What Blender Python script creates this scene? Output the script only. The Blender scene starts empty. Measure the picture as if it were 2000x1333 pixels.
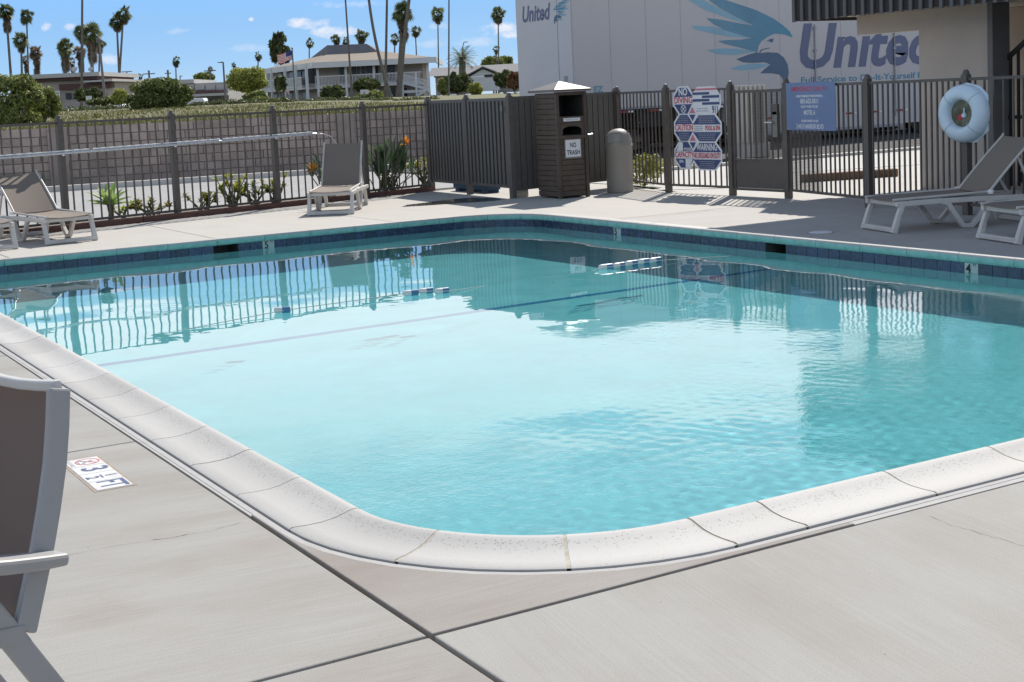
import bpy, bmesh, math, random
import numpy as np
from mathutils import Vector, Matrix
S = bpy.context.scene
COL = S.collection
rnd = random.Random(7)
PI = math.pi
# ------------------------------------------------------------------ camera
YAW, PITCH, ROLL, FPX, CYP, EYE = .5309, .1068, -.0457, 2762.01, 479.97, 1.6188
FW = Vector((math.sin(YAW)*math.cos(PITCH), math.cos(YAW)*math.cos(PITCH), -math.sin(PITCH)))
_R = Vector((math.cos(YAW), -math.sin(YAW), 0)); _U = _R.cross(FW)
RT = math.cos(ROLL)*_R + math.sin(ROLL)*_U
UP = -math.sin(ROLL)*_R + math.cos(ROLL)*_U
cam = bpy.data.cameras.new('camera'); co = bpy.data.objects.new('camera', cam); COL.objects.link(co); S.camera = co
m_ = Matrix((RT, UP, -FW)).transposed().to_4x4(); m_.translation = Vector((0, 0, EYE)); co.matrix_world = m_
cam.lens = FPX/2000*36; cam.sensor_width = 36; cam.shift_y = -(666.5-CYP)/2000
cam.clip_start = .1; cam.clip_end = 6000
# ------------------------------------------------------------------ sky and sun
SUN_EL = math.radians(44); SH = Vector((.752, .659, 0)).normalized()
SUN = Vector((SH.x*math.cos(SUN_EL), SH.y*math.cos(SUN_EL), math.sin(SUN_EL)))
W = bpy.data.worlds.new('World'); S.world = W; W.use_nodes = True
wn = W.node_tree; wl = wn.links
def N(nt, t, **kw):
    n = nt.nodes.new(t)
    for k, v in kw.items():
        if k.startswith('i_'):
            n.inputs[k[2:].replace('_', ' ')].default_value = v
        else: setattr(n, k, v)
    return n
def ramp(nt, pts, interp='LINEAR'):
    r = nt.nodes.new('ShaderNodeValToRGB'); e = r.color_ramp.elements; r.color_ramp.interpolation = interp
    while len(e) < len(pts): e.new(.5)
    for k, (p, c) in enumerate(pts):
        e[k].position = p
        e[k].color = (c, c, c, 1) if isinstance(c, (int, float)) else (*c[:3], 1)
    return r
def math_(nt, op, a, b=None, clamp=False):
    n = nt.nodes.new('ShaderNodeMath'); n.operation = op; n.use_clamp = clamp
    for k, v in enumerate((a, b)):
        if v is None: continue
        if isinstance(v, (int, float)): n.inputs[k].default_value = v
        else: nt.links.new(v, n.inputs[k])
    return n.outputs[0]
def mixc(nt, f, a, b, blend='MIX'):
    n = nt.nodes.new('ShaderNodeMix'); n.data_type = 'RGBA'; n.blend_type = blend
    for k, v in ((0, f), (6, a), (7, b)):
        if isinstance(v, (int, float)): n.inputs[k].default_value = v
        elif isinstance(v, (tuple, list)): n.inputs[k].default_value = (*v[:3], 1)
        else: nt.links.new(v, n.inputs[k])
    return n.outputs[2]
sky = N(wn, 'ShaderNodeTexSky', sky_type='NISHITA', sun_disc=False, sun_elevation=SUN_EL, sun_rotation=math.atan2(SUN.x, SUN.y), dust_density=.2, ozone_density=3.0, air_density=1.0)
tc = N(wn, 'ShaderNodeTexCoord'); sp = N(wn, 'ShaderNodeSeparateXYZ'); wl.new(tc.outputs['Generated'], sp.inputs[0])
elev = sp.outputs['Z']
grad = ramp(wn, [(0, (.50, .70, .92)), (.03, (.30, .57, .93)), (.08, (.20, .46, .88)), (.16, (.33, .43, .57)), (.35, (.38, .46, .57)), (1, (.16, .26, .44))])
br = ramp(wn, [(0, .62), (.06, .64), (.15, 1.0), (.3, .98), (.6, .75), (1, .5)]); wl.new(math_(wn, 'MAXIMUM', elev, 0.0), br.inputs[0])
wl.new(math_(wn, 'MAXIMUM', elev, 0.0), grad.inputs[0])
amp = math_(wn, 'MULTIPLY', br.outputs[0], 10.0)
gs = mixc(wn, 1.0, grad.outputs[0], amp, 'MULTIPLY')
base = mixc(wn, .92, sky.outputs[0], gs)
mp = N(wn, 'ShaderNodeMapping'); mp.inputs['Scale'].default_value = (9, 9, 34); wl.new(tc.outputs['Generated'], mp.inputs[0])
cn = N(wn, 'ShaderNodeTexNoise', i_Scale=1.0, i_Detail=6.0, i_Roughness=.58); wl.new(mp.outputs[0], cn.inputs['Vector'])
mp2 = N(wn, 'ShaderNodeMapping'); mp2.inputs['Scale'].default_value = (2.2, 2.2, 9); mp2.inputs['Location'].default_value = (3.1, .4, 0); wl.new(tc.outputs['Generated'], mp2.inputs[0])
cn2 = N(wn, 'ShaderNodeTexNoise', i_Scale=1.0, i_Detail=3.0, i_Roughness=.5); wl.new(mp2.outputs[0], cn2.inputs['Vector'])
# amount of cloud by height above the horizon: small wisps low down, a bank at about 10-14 degrees, broken higher
cov = ramp(wn, [(0, 0), (.04, 0), (.085, 0), (.13, .09), (.152, .42), (.21, .42), (.245, .13), (.30, .08), (.6, .08), (1, .06)])
wl.new(math_(wn, 'MAXIMUM', elev, 0.0), cov.inputs[0])
cs_ = math_(wn, 'ADD', math_(wn, 'MULTIPLY', cn.outputs[0], .62), math_(wn, 'MULTIPLY', cn2.outputs[0], .38))
cs_ = math_(wn, 'ADD', cs_, cov.outputs[0])
cl = ramp(wn, [(.63, 0), (.74, 1)], 'EASE'); wl.new(cs_, cl.inputs[0])
mp3 = N(wn, 'ShaderNodeMapping'); mp3.inputs['Scale'].default_value = (60, 60, 110); wl.new(tc.outputs['Generated'], mp3.inputs[0])
cn3 = N(wn, 'ShaderNodeTexNoise', i_Scale=1.0, i_Detail=5.0, i_Roughness=.6); wl.new(mp3.outputs[0], cn3.inputs['Vector'])
def vdot(v):
    n = wn.nodes.new('ShaderNodeVectorMath'); n.operation = 'DOT_PRODUCT'; wl.new(tc.outputs['Generated'], n.inputs[0]); n.inputs[1].default_value = tuple(v); return n.outputs['Value']
small = None          # small clouds low in the sky: (bearing and height through pixel, half sizes in pixels, density)
for px_, py_, rx_, ry_, de in ((598, 46, 62, 13, .95), (655, 62, 52, 18, .9), (212, 114, 24, 12, .6), (945, 60, 26, 11, .6), (992, 60, 46, 17, 1.0), (858, 50, 34, 9, .5), (491, 38, 6, 5, .9), (90, 52, 10, 11, .8), (136, 54, 12, 8, .6), (910, 84, 110, 11, .35), (700, 8, 90, 9, .35), (350, 60, 30, 8, .3), (470, 95, 70, 9, .3), (1400, -60, 300, 20, .6)):
    c0 = (FW + RT*((px_-1000)/FPX) - UP*((py_-CYP)/FPX)).normalized(); u0 = c0.cross(Z0 := Vector((0, 0, 1))).normalized(); w0 = u0.cross(c0)
    a = math_(wn, 'POWER', math_(wn, 'MULTIPLY', vdot(u0), FPX/rx_), 2.0); b = math_(wn, 'POWER', math_(wn, 'MULTIPLY', vdot(w0), FPX/ry_), 2.0)
    q = math_(wn, 'SUBTRACT', 1.0, math_(wn, 'ADD', a, b)); q = math_(wn, 'MULTIPLY', math_(wn, 'ADD', q, math_(wn, 'MULTIPLY', math_(wn, 'SUBTRACT', cn3.outputs[0], .56), 5.0)), .85, True)
    ahead = math_(wn, 'GREATER_THAN', vdot(c0), .5); q = math_(wn, 'MULTIPLY', math_(wn, 'MULTIPLY', q, ahead), de); small = q if small is None else math_(wn, 'MAXIMUM', small, q)
cl_s = math_(wn, 'MAXIMUM', math_(wn, 'MULTIPLY', cl.outputs[0], .88), math_(wn, 'MULTIPLY', small, .8))
full = mixc(wn, cl_s, base, mixc(wn, 1.0, (1.0, .96, .97), amp, 'MULTIPLY'))
bg = wn.nodes['Background']; bg.inputs[1].default_value = .1; wl.new(full, bg.inputs[0])
L = bpy.data.lights.new('sun', 'SUN'); L.energy = 3.9; L.angle = math.radians(.5); L.color = (1, .94, .86)
lo = bpy.data.objects.new('sun', L); COL.objects.link(lo); lo.rotation_euler = SUN.to_track_quat('Z', 'Y').to_euler()
L.cycles.is_caustics_light = True
S.view_settings.view_transform = 'Standard'; S.view_settings.look = 'None'; S.view_settings.gamma = 1
S.view_settings.exposure = .66
S.cycles.use_denoising = True
S.cycles.max_bounces = 10; S.cycles.transparent_max_bounces = 16
S.cycles.sample_clamp_indirect = 6

# ------------------------------------------------------------------ helpers
def ray(px, py): return FW + RT*((px-1000)/FPX) - UP*((py-CYP)/FPX)
def at(px, py, d): return Vector((0, 0, EYE)) + ray(px, py)*d           # point at depth d
def G(px, py, z=0.0):
    r = ray(px, py); return Vector((0, 0, EYE)) + r*((z-EYE)/r.z)
def onY(px, py, y):
    r = ray(px, py); return Vector((0, 0, EYE)) + r*(y/r.y)
def onX(px, py, x):
    r = ray(px, py); return Vector((0, 0, EYE)) + r*(x/r.x)
class MB:
    def __init__(s): s.v = []; s.f = []
    def add(s, v, f):
        n = len(s.v); s.v += [tuple(p) for p in v]; s.f += [tuple(i+n for i in q) for q in f]; return s
    def box(s, c, sz, ax=None):
        x, y, z = [k/2 for k in sz]
        P = [Vector((i*x, j*y, k*z)) for k in (-1, 1) for j in (-1, 1) for i in (-1, 1)]
        if ax: P = [ax[0]*p.x + ax[1]*p.y + ax[2]*p.z for p in P]
        c = Vector(c)
        return s.add([p+c for p in P], [(0, 2, 3, 1), (4, 5, 7, 6), (0, 1, 5, 4), (2, 6, 7, 3), (0, 4, 6, 2), (1, 3, 7, 5)])
    def bb(s, a, b): return s.box([(a[i]+b[i])/2 for i in range(3)], [abs(b[i]-a[i]) for i in range(3)])
    def tube(s, pts, rad, n=8, caps=True, flat=1.0):
        pts = [Vector(p) for p in pts]
        if not isinstance(rad, (list, tuple)): rad = [rad]*len(pts)
        b = len(s.v); prev = None
        for i, p in enumerate(pts):
            t = (pts[min(i+1, len(pts)-1)] - pts[max(i-1, 0)]).normalized()
            if prev is None:
                prev = t.orthogonal().normalized() if abs(t.z) > .95 else t.cross(Vector((0, 0, 1))).normalized()
            a = (prev - t*prev.dot(t)).normalized(); prev = a; c = t.cross(a)
            for k in range(n):
                w = 2*PI*k/n; s.v.append(tuple(p + (a*math.cos(w) + c*math.sin(w)*flat)*rad[i]))
        for i in range(len(pts)-1):
            for k in range(n):
                s.f.append((b+i*n+k, b+i*n+(k+1) % n, b+(i+1)*n+(k+1) % n, b+(i+1)*n+k))
        if caps:
            s.f.append(tuple(b+k for k in range(n))[::-1]); s.f.append(tuple(b+(len(pts)-1)*n+k for k in range(n)))
        return s
    def bar(s, pts, w, h, side=None):                                     # rectangular section swept along pts; side = width direction
        pts = [Vector(p) for p in pts]; b = len(s.v)
        for i, p in enumerate(pts):
            t = (pts[min(i+1, len(pts)-1)] - pts[max(i-1, 0)]).normalized()
            sd = Vector(side) if side is not None else Vector((0, 0, 1)).cross(t)
            sd = (sd - t*sd.dot(t)).normalized(); u = t.cross(sd)
            ww = w[i] if isinstance(w, (list, tuple)) else w; hh = h[i] if isinstance(h, (list, tuple)) else h
            for a, c in ((-1, -1), (1, -1), (1, 1), (-1, 1)): s.v.append(tuple(p + sd*a*ww/2 + u*c*hh/2))
        for i in range(len(pts)-1):
            for k in range(4): s.f.append((b+i*4+k, b+i*4+(k+1) % 4, b+i*4+4+(k+1) % 4, b+i*4+4+k))
        s.f.append((b+3, b+2, b+1, b)); e = b+4*(len(pts)-1); s.f.append((e, e+1, e+2, e+3)); return s
    def lathe(s, prof, c=(0, 0, 0), n=24):
        b = len(s.v)
        for r, z in prof:
            for k in range(n):
                w = 2*PI*k/n; s.v.append((c[0]+r*math.cos(w), c[1]+r*math.sin(w), c[2]+z))
        for i in range(len(prof)-1):
            for k in range(n): s.f.append((b+i*n+k, b+i*n+(k+1) % n, b+(i+1)*n+(k+1) % n, b+(i+1)*n+k))
        if prof[0][0] > 1e-4: s.f.append(tuple(b+k for k in range(n))[::-1])
        if prof[-1][0] > 1e-4: s.f.append(tuple(b+(len(prof)-1)*n+k for k in range(n)))
        return s
    def prism(s, poly, z0, z1):                                           # polygon in xy, extruded in z
        n = len(poly); b = len(s.v)
        for z in (z0, z1): s.v += [(p[0], p[1], z) for p in poly]
        for k in range(n): s.f.append((b+k, b+(k+1) % n, b+n+(k+1) % n, b+n+k))
        s.f.append(tuple(b+k for k in range(n))[::-1]); s.f.append(tuple(b+n+k for k in range(n))); return s
    def plate(s, poly, o, ax, ay, az, t):                                 # polygon in the plane (ax, ay) at o, t thick along az
        n = len(poly); b = len(s.v)
        for d in (0, t): s.v += [tuple(Vector(o) + ax*p[0] + ay*p[1] + az*d) for p in poly]
        for k in range(n): s.f.append((b+k, b+(k+1) % n, b+n+(k+1) % n, b+n+k))
        s.f.append(tuple(b+k for k in range(n))[::-1]); s.f.append(tuple(b+n+k for k in range(n))); return s
def wloc(o):
    v = Vector((0, 0, 0))
    while o is not None: v = v + o.location; o = o.parent
    return v
def mesh(name, mb, mat, smooth=False, off=None, recalc=True):
    me = bpy.data.meshes.new(name)
    vs = mb.v if off is None else [(p[0]-off[0], p[1]-off[1], p[2]-off[2]) for p in mb.v]
    me.from_pydata(vs, [], mb.f)
    if recalc and len(mb.f) < 60000:
        b = bmesh.new(); b.from_mesh(me); bmesh.ops.recalc_face_normals(b, faces=b.faces); b.to_mesh(me); b.free()
    if mat: me.materials.append(mat)
    if smooth:
        me.polygons.foreach_set('use_smooth', [True]*len(me.polygons))
        if smooth != 'full': me.set_sharp_from_angle(angle=math.radians(38))
    return me
def obj(name, mb, mat, parent=None, local=False, smooth=False, bevel=0, kind=None, loc=None, recalc=True):
    """one mesh object; mb is in world coordinates unless local (coordinates of the parent)"""
    off = None
    if not local and parent is not None: off = wloc(parent)
    if loc is not None: off = Vector(loc)
    o = bpy.data.objects.new(name, mesh(name, mb, mat, smooth, off, recalc)); COL.objects.link(o)
    if parent is not None: o.parent = parent
    if loc is not None: o.location = loc
    if bevel:
        m = o.modifiers.new('bevel', 'BEVEL'); m.width = bevel; m.segments = 2; m.limit_method = 'ANGLE'; m.angle_limit = math.radians(40)
    if kind: o['kind'] = kind
    return o
def inst(me, parent, name=None, loc=(0, 0, 0)):
    o = bpy.data.objects.new(name or me.name.split('.')[0], me); COL.objects.link(o); o.parent = parent; o.location = loc; return o
def tag(o, label, cat, group=None):
    o['label'] = label; o['category'] = cat
    if group: o['group'] = group
    return o
def thing(name, label, cat, loc=(0, 0, 0), rz=0, group=None):
    o = bpy.data.objects.new(name, None); COL.objects.link(o); o.location = loc; o.rotation_euler = (0, 0, rz); o.empty_display_size = .2
    return tag(o, label, cat, group)
def dup(o, parent=None):
    c = o.copy(); COL.objects.link(c); c.parent = parent
    for ch in [x for x in ALLKIDS(o)]: dup(ch, c)
    return c
def ALLKIDS(o): return [x for x in COL.objects if x.parent == o]
def lin(r, g, b):
    f = lambda c: ((c/255+.055)/1.055)**2.4 if c/255 > .04045 else c/255/12.92
    return (f(r), f(g), f(b))
_mats = {}
def mat(name, c, rough=.6, var=.12, vs=6.0, bump=0, bs=40.0, metal=0, spec=.4, rand=0, stretch=None, dirt=0, dirtc=(.05, .045, .04), ds=1.5, coat=0, trans=0, world=True):
    if name in _mats: return _mats[name]
    m = bpy.data.materials.new(name); m.use_nodes = True; nt = m.node_tree; b = nt.nodes['Principled BSDF']
    g = N(nt, 'ShaderNodeNewGeometry') if world else N(nt, 'ShaderNodeTexCoord')
    src = g.outputs['Position'] if world else g.outputs['Object']
    mpn = N(nt, 'ShaderNodeMapping'); nt.links.new(src, mpn.inputs[0])
    if stretch: mpn.inputs['Scale'].default_value = stretch
    n1 = N(nt, 'ShaderNodeTexNoise', i_Scale=vs, i_Detail=5.0, i_Roughness=.6); nt.links.new(mpn.outputs[0], n1.inputs['Vector'])
    lo_ = tuple(k*(1-var) for k in c); hi = tuple(min(1, k*(1+var)) for k in c)
    r = ramp(nt, [(.3, lo_), (.7, hi)]); nt.links.new(n1.outputs[0], r.inputs[0]); col = r.outputs[0]
    if dirt:
        n3 = N(nt, 'ShaderNodeTexNoise', i_Scale=ds, i_Detail=7.0, i_Roughness=.65); nt.links.new(mpn.outputs[0], n3.inputs['Vector'])
        r3 = ramp(nt, [(.45, 0), (.72, dirt)]); nt.links.new(n3.outputs[0], r3.inputs[0]); col = mixc(nt, r3.outputs[0], col, dirtc)
    if rand:
        oi = N(nt, 'ShaderNodeObjectInfo'); rr = ramp(nt, [(0, 1-rand), (1, 1+rand)]); nt.links.new(oi.outputs['Random'], rr.inputs[0])
        col = mixc(nt, 1.0, col, rr.outputs[0], 'MULTIPLY')
    nt.links.new(col, b.inputs['Base Color'])
    rv = ramp(nt, [(.3, max(0, rough-.08)), (.7, min(1, rough+.08))]); nt.links.new(n1.outputs[0], rv.inputs[0]); nt.links.new(rv.outputs[0], b.inputs['Roughness'])
    b.inputs['Metallic'].default_value = metal; b.inputs['Specular IOR Level'].default_value = spec
    if coat: b.inputs['Coat Weight'].default_value = coat; b.inputs['Coat Roughness'].default_value = .1
    if trans: b.inputs['Transmission Weight'].default_value = trans
    if bump:
        n2 = N(nt, 'ShaderNodeTexNoise', i_Scale=bs, i_Detail=4.0, i_Roughness=.6); nt.links.new(mpn.outputs[0], n2.inputs['Vector'])
        bp = N(nt, 'ShaderNodeBump', i_Strength=min(1.0, bump), i_Distance=.01); nt.links.new(n2.outputs[0], bp.inputs['Height']); nt.links.new(bp.outputs[0], b.inputs['Normal'])
    _mats[name] = m; return m
def text(name, body, size, mt, parent, o, ax, ay, width=None, align='CENTER', bold=0.0, shear=0.0, extrude=0.0):
    """flat lettering in the plane (ax, ay), centred at o; width squeezes it to that many metres"""
    cu = bpy.data.curves.new(name, 'FONT'); cu.body = body; cu.size = size; cu.align_x = align; cu.align_y = 'CENTER'; cu.offset = bold; cu.shear = shear; cu.extrude = extrude; cu.resolution_u = 3
    t = bpy.data.objects.new(name, cu); COL.objects.link(t)
    bpy.context.view_layer.update()
    me = bpy.data.meshes.new_from_object(t.evaluated_get(bpy.context.evaluated_depsgraph_get())); COL.objects.unlink(t); bpy.data.objects.remove(t); bpy.data.curves.remove(cu)
    me.name = name; co_ = np.empty(len(me.vertices)*3); me.vertices.foreach_get('co', co_); co_ = co_.reshape(-1, 3)
    if width and len(co_):
        w = co_[:, 0].max()-co_[:, 0].min(); mid = (co_[:, 0].max()+co_[:, 0].min())/2 if align == 'CENTER' else co_[:, 0].min()
        co_[:, 0] = (co_[:, 0]-mid)*(width/w)
    az = ax.cross(ay)
    o = Vector(o) - (wloc(parent) if parent else Vector((0, 0, 0)))
    P = np.array(o)[None] + co_[:, :1]*np.array(ax)[None] + co_[:, 1:2]*np.array(ay)[None] + co_[:, 2:3]*np.array(az)[None]
    me.vertices.foreach_set('co', P.ravel()); me.materials.clear(); me.materials.append(mt)
    ob = bpy.data.objects.new(name, me); COL.objects.link(ob)
    if parent: ob.parent = parent
    return ob
Z = Vector((0, 0, 1)); X1 = Vector((1, 0, 0)); Y1 = Vector((0, 1, 0))

# ------------------------------------------------------------------ materials
def concrete(name, c, broom=0.0, lines=1.0, stain=.35, seed=0.0):
    m = bpy.data.materials.new(name); m.use_nodes = True; nt = m.node_tree; b = nt.nodes['Principled BSDF']
    g = N(nt, 'ShaderNodeNewGeometry'); mpn = N(nt, 'ShaderNodeMapping'); nt.links.new(g.outputs['Position'], mpn.inputs[0])
    mpn.inputs['Location'].default_value = (seed, seed*1.7, 0)
    pre = N(nt, 'ShaderNodeMapping'); nt.links.new(mpn.outputs[0], pre.inputs[0]); pre.inputs['Rotation'].default_value = (0, 0, broom)
    st = N(nt, 'ShaderNodeMapping'); nt.links.new(pre.outputs[0], st.inputs[0]); st.inputs['Scale'].default_value = (1.3, 90, 1)
    st2 = N(nt, 'ShaderNodeMapping'); nt.links.new(pre.outputs[0], st2.inputs[0]); st2.inputs['Scale'].default_value = (.8, 2.0, 1)
    nb = N(nt, 'ShaderNodeTexNoise', i_Scale=1.0, i_Detail=4.0, i_Roughness=.6); nt.links.new(st.outputs[0], nb.inputs['Vector'])
    ns = N(nt, 'ShaderNodeTexNoise', i_Scale=1.0, i_Detail=5.0, i_Roughness=.6); nt.links.new(st2.outputs[0], ns.inputs['Vector'])
    nl = N(nt, 'ShaderNodeTexNoise', i_Scale=.9, i_Detail=6.0, i_Roughness=.62); nt.links.new(mpn.outputs[0], nl.inputs['Vector'])
    nf = N(nt, 'ShaderNodeTexNoise', i_Scale=260.0, i_Detail=2.0); nt.links.new(mpn.outputs[0], nf.inputs['Vector'])
    vo = N(nt, 'ShaderNodeTexVoronoi', i_Scale=5.0); nt.links.new(mpn.outputs[0], vo.inputs['Vector'])
    col = mixc(nt, nl.outputs[0], tuple(k*.9 for k in c), tuple(k*1.08 for k in c))
    r1 = ramp(nt, [(.42, 0), (.75, stain)]); nt.links.new(ns.outputs[0], r1.inputs[0]); col = mixc(nt, r1.outputs[0], col, (c[0]*.74, c[1]*.68, c[2]*.64))
    r1b = ramp(nt, [(.55, 0), (.75, stain*.8)]); nt.links.new(nl.outputs[0], r1b.inputs[0]); col = mixc(nt, r1b.outputs[0], col, (c[0]*.78, c[1]*.66, c[2]*.62))
    r2 = ramp(nt, [(.4, 1-.07*lines), (.62, 1.0)]); nt.links.new(nb.outputs[0], r2.inputs[0]); col = mixc(nt, 1.0, col, r2.outputs[0], 'MULTIPLY')
    r3 = ramp(nt, [(.34, .80), (.5, 1.0)]); nt.links.new(nf.outputs[0], r3.inputs[0]); col = mixc(nt, 1.0, col, r3.outputs[0], 'MULTIPLY')
    r4 = ramp(nt, [(.012, .35), (.02, 1.0)]); nt.links.new(vo.outputs['Distance'], r4.inputs[0]); col = mixc(nt, 1.0, col, r4.outputs[0], 'MULTIPLY')
    nt.links.new(col, b.inputs['Base Color']); b.inputs['Roughness'].default_value = .82; b.inputs['Specular IOR Level'].default_value = .25
    h = math_(nt, 'ADD', math_(nt, 'MULTIPLY', nb.outputs[0], 1.0*lines), math_(nt, 'MULTIPLY', nf.outputs[0], .5))
    bp = N(nt, 'ShaderNodeBump', i_Strength=.35, i_Distance=.002); nt.links.new(h, bp.inputs['Height']); nt.links.new(bp.outputs[0], b.inputs['Normal'])
    return m
CONC = (.345, .337, .318)
c_left = concrete('broomed_concrete_across', CONC, broom=.12, seed=2, stain=.75)
c_right = concrete('broomed_concrete_along', CONC, broom=PI/2+.18, seed=5, lines=.8, stain=.6)
c_corner = concrete('stained_concrete', (.31, .29, .27), broom=.0, seed=9, stain=.9)
c_far = concrete('bright_deck_concrete', (.44, .42, .385), broom=PI/2, lines=.5, seed=12, stain=.2)
c_farr = concrete('grey_deck_concrete', (.42, .40, .375), broom=.1, lines=.6, seed=16, stain=.3)
m_asph = mat('asphalt', (.30, .30, .30), .9, .12, 2.5, .4, 90, dirt=.25, dirtc=(.2, .19, .18), ds=.5)
m_dlot = mat('dark_lot_surface', (.028, .028, .03), .9, .2, 2, .4, 90)
m_white_c = mat('pale_concrete', (.52, .50, .47), .8, .1, 3, .3, 60, dirt=.2)
m_mastic = mat('pale_mastic', (.37, .365, .36), .8, .08, 8, .2, 80, dirt=.12, ds=7)
m_soil = mat('soil', (.12, .085, .06), .95, .4, 14, .9, 40)
m_dark = mat('dark_gap', (.03, .028, .026), .9, .2, 5)
def coping_mat(green=False):
    m = bpy.data.materials.new('stained_coping_face' if green else 'coping_stone'); m.use_nodes = True; nt = m.node_tree; b = nt.nodes['Principled BSDF']
    g = N(nt, 'ShaderNodeNewGeometry'); sp = N(nt, 'ShaderNodeSeparateXYZ'); nt.links.new(g.outputs['Position'], sp.inputs[0])
    n1 = N(nt, 'ShaderNodeTexNoise', i_Scale=3.0, i_Detail=5.0); nt.links.new(g.outputs['Position'], n1.inputs['Vector'])
    v = N(nt, 'ShaderNodeTexVoronoi', i_Scale=95.0); nt.links.new(g.outputs['Position'], v.inputs['Vector'])
    v2 = N(nt, 'ShaderNodeTexVoronoi', i_Scale=230.0); nt.links.new(g.outputs['Position'], v2.inputs['Vector'])
    n2 = N(nt, 'ShaderNodeTexNoise', i_Scale=11.0, i_Detail=3.0); nt.links.new(g.outputs['Position'], n2.inputs['Vector'])
    oi = N(nt, 'ShaderNodeObjectInfo'); r0 = ramp(nt, [(0, (.385, .378, .366)), (1, (.455, .447, .435))]); nt.links.new(oi.outputs['Random'], r0.inputs[0])
    col = mixc(nt, n1.outputs[0], mixc(nt, 1.0, r0.outputs[0], (.93, .92, .90), 'MULTIPLY'), r0.outputs[0])
    # pits: more of them on the raised lip
    lip = ramp(nt, [(.007, 0.0), (.013, 1.0), (.028, 1.0), (.032, .25)]); nt.links.new(sp.outputs['Z'], lip.inputs[0])
    thr = math_(nt, 'ADD', math_(nt, 'MULTIPLY', lip.outputs[0], .11), .09)
    thr = math_(nt, 'MULTIPLY', thr, math_(nt, 'ADD', n2.outputs[0], .55))
    pit = math_(nt, 'LESS_THAN', v.outputs['Distance'], math_(nt, 'MULTIPLY', thr, 1.7)); vc = N(nt, 'ShaderNodeSeparateColor'); nt.links.new(v.outputs['Color'], vc.inputs[0])
    pit = math_(nt, 'MULTIPLY', pit, math_(nt, 'GREATER_THAN', vc.outputs[0], .66))
    pit2 = math_(nt, 'LESS_THAN', v2.outputs['Distance'], .2); vc2 = N(nt, 'ShaderNodeSeparateColor'); nt.links.new(v2.outputs['Color'], vc2.inputs[0]); pit2 = math_(nt, 'MULTIPLY', pit2, math_(nt, 'GREATER_THAN', vc2.outputs[0], .5))
    col = mixc(nt, math_(nt, 'MULTIPLY', pit2, .14), col, (.25, .22, .2))
    col = mixc(nt, math_(nt, 'MULTIPLY', pit, .55), col, (.12, .11, .11))
    if green:
        gm = ramp(nt, [(.4, 0.0), (.75, .75)]); nt.links.new(n2.outputs[0], gm.inputs[0]); col = mixc(nt, gm.outputs[0], (.24, .50, .46), (.15, .34, .29))
    nt.links.new(col, b.inputs['Base Color']); b.inputs['Roughness'].default_value = .7; b.inputs['Specular IOR Level'].default_value = .35
    bp = N(nt, 'ShaderNodeBump', i_Strength=.3, i_Distance=.002); bp.invert = True; nt.links.new(pit, bp.inputs['Height']); nt.links.new(bp.outputs[0], b.inputs['Normal'])
    return m
m_coping = coping_mat(); m_copingf = coping_mat(True)
m_tile = mat('navy_tile', (.022, .04, .085), .25, .35, 25, .05, 60, spec=.6, rand=.25)
m_grout = mat('grout', (.12, .16, .18), .8, .1, 20)
m_plaster = mat('pool_plaster', (.53, .565, .59), .8, .09, 2.6, .0, dirt=.25, dirtc=(.38, .50, .52), ds=1.1)
m_plaster_w = m_plaster
m_lane = mat('lane_tile', (.03, .16, .33), .5, .25, 20)
m_fence = mat('bronze_fence_paint', (.105, .09, .078), .5, .12, 12, spec=.45)
m_wplastic = mat('white_plastic', (.56, .54, .51), .45, .06, 5, .05, 60, spec=.4, dirt=.25, dirtc=(.33, .29, .25), ds=4)
m_sling = mat('taupe_sling', (.20, .165, .135), .85, .06, 300, .3, 400)
m_signw = mat('sign_white', (.72, .72, .73), .4, .03, 4)
m_signb = mat('sign_navy', (.06, .085, .19), .4, .05, 4)
m_signr = mat('sign_red', (.55, .03, .06), .4, .05, 4)
m_signg = mat('sign_grey', (.3, .3, .34), .5, .1, 4)
m_black = mat('black_print', (.012, .012, .013), .5, .05, 4)

# ------------------------------------------------------------------ ground
gm = MB(); NG = 60
xs_ = [-3000, -600, -200, -80, -40] ; ground = MB()
ground.add([(-3000, -3000, -2.6), (4000, -3000, -2.6), (4000, 4500, -2.6), (-3000, 4500, -2.6)], [(0, 1, 2, 3)])
# deck base (hole for the pool): four dark strips under the slabs
PX0, PX1, PY0, PY1 = 2.173, 9.754, 4.078, 16.571       # water-side faces of the pool walls
def rloop(off, n=10):
    """rounded rectangle of the pool, grown outward by off; counter-clockwise from the near-left corner"""
    r = .915+off; x0, x1, y0, y1 = PX0-off, PX1+off, PY0-off, PY1+off; P = []
    for cx, cy, a in ((x0+r, y0+r, PI), (x1-r, y0+r, 1.5*PI), (x1-r, y1-r, 0), (x0+r, y1-r, .5*PI)):
        for k in range(n+1):
            w = a + PI/2*k/n; P.append((cx+r*math.cos(w), cy+r*math.sin(w)))
    return P
def ring(mb, La, za, Lb, zb):
    n = len(La); b = len(mb.v); mb.v += [(p[0], p[1], za) for p in La] + [(p[0], p[1], zb) for p in Lb]
    for k in range(n): mb.f.append((b+k, b+(k+1) % n, b+n+(k+1) % n, b+n+k))
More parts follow.
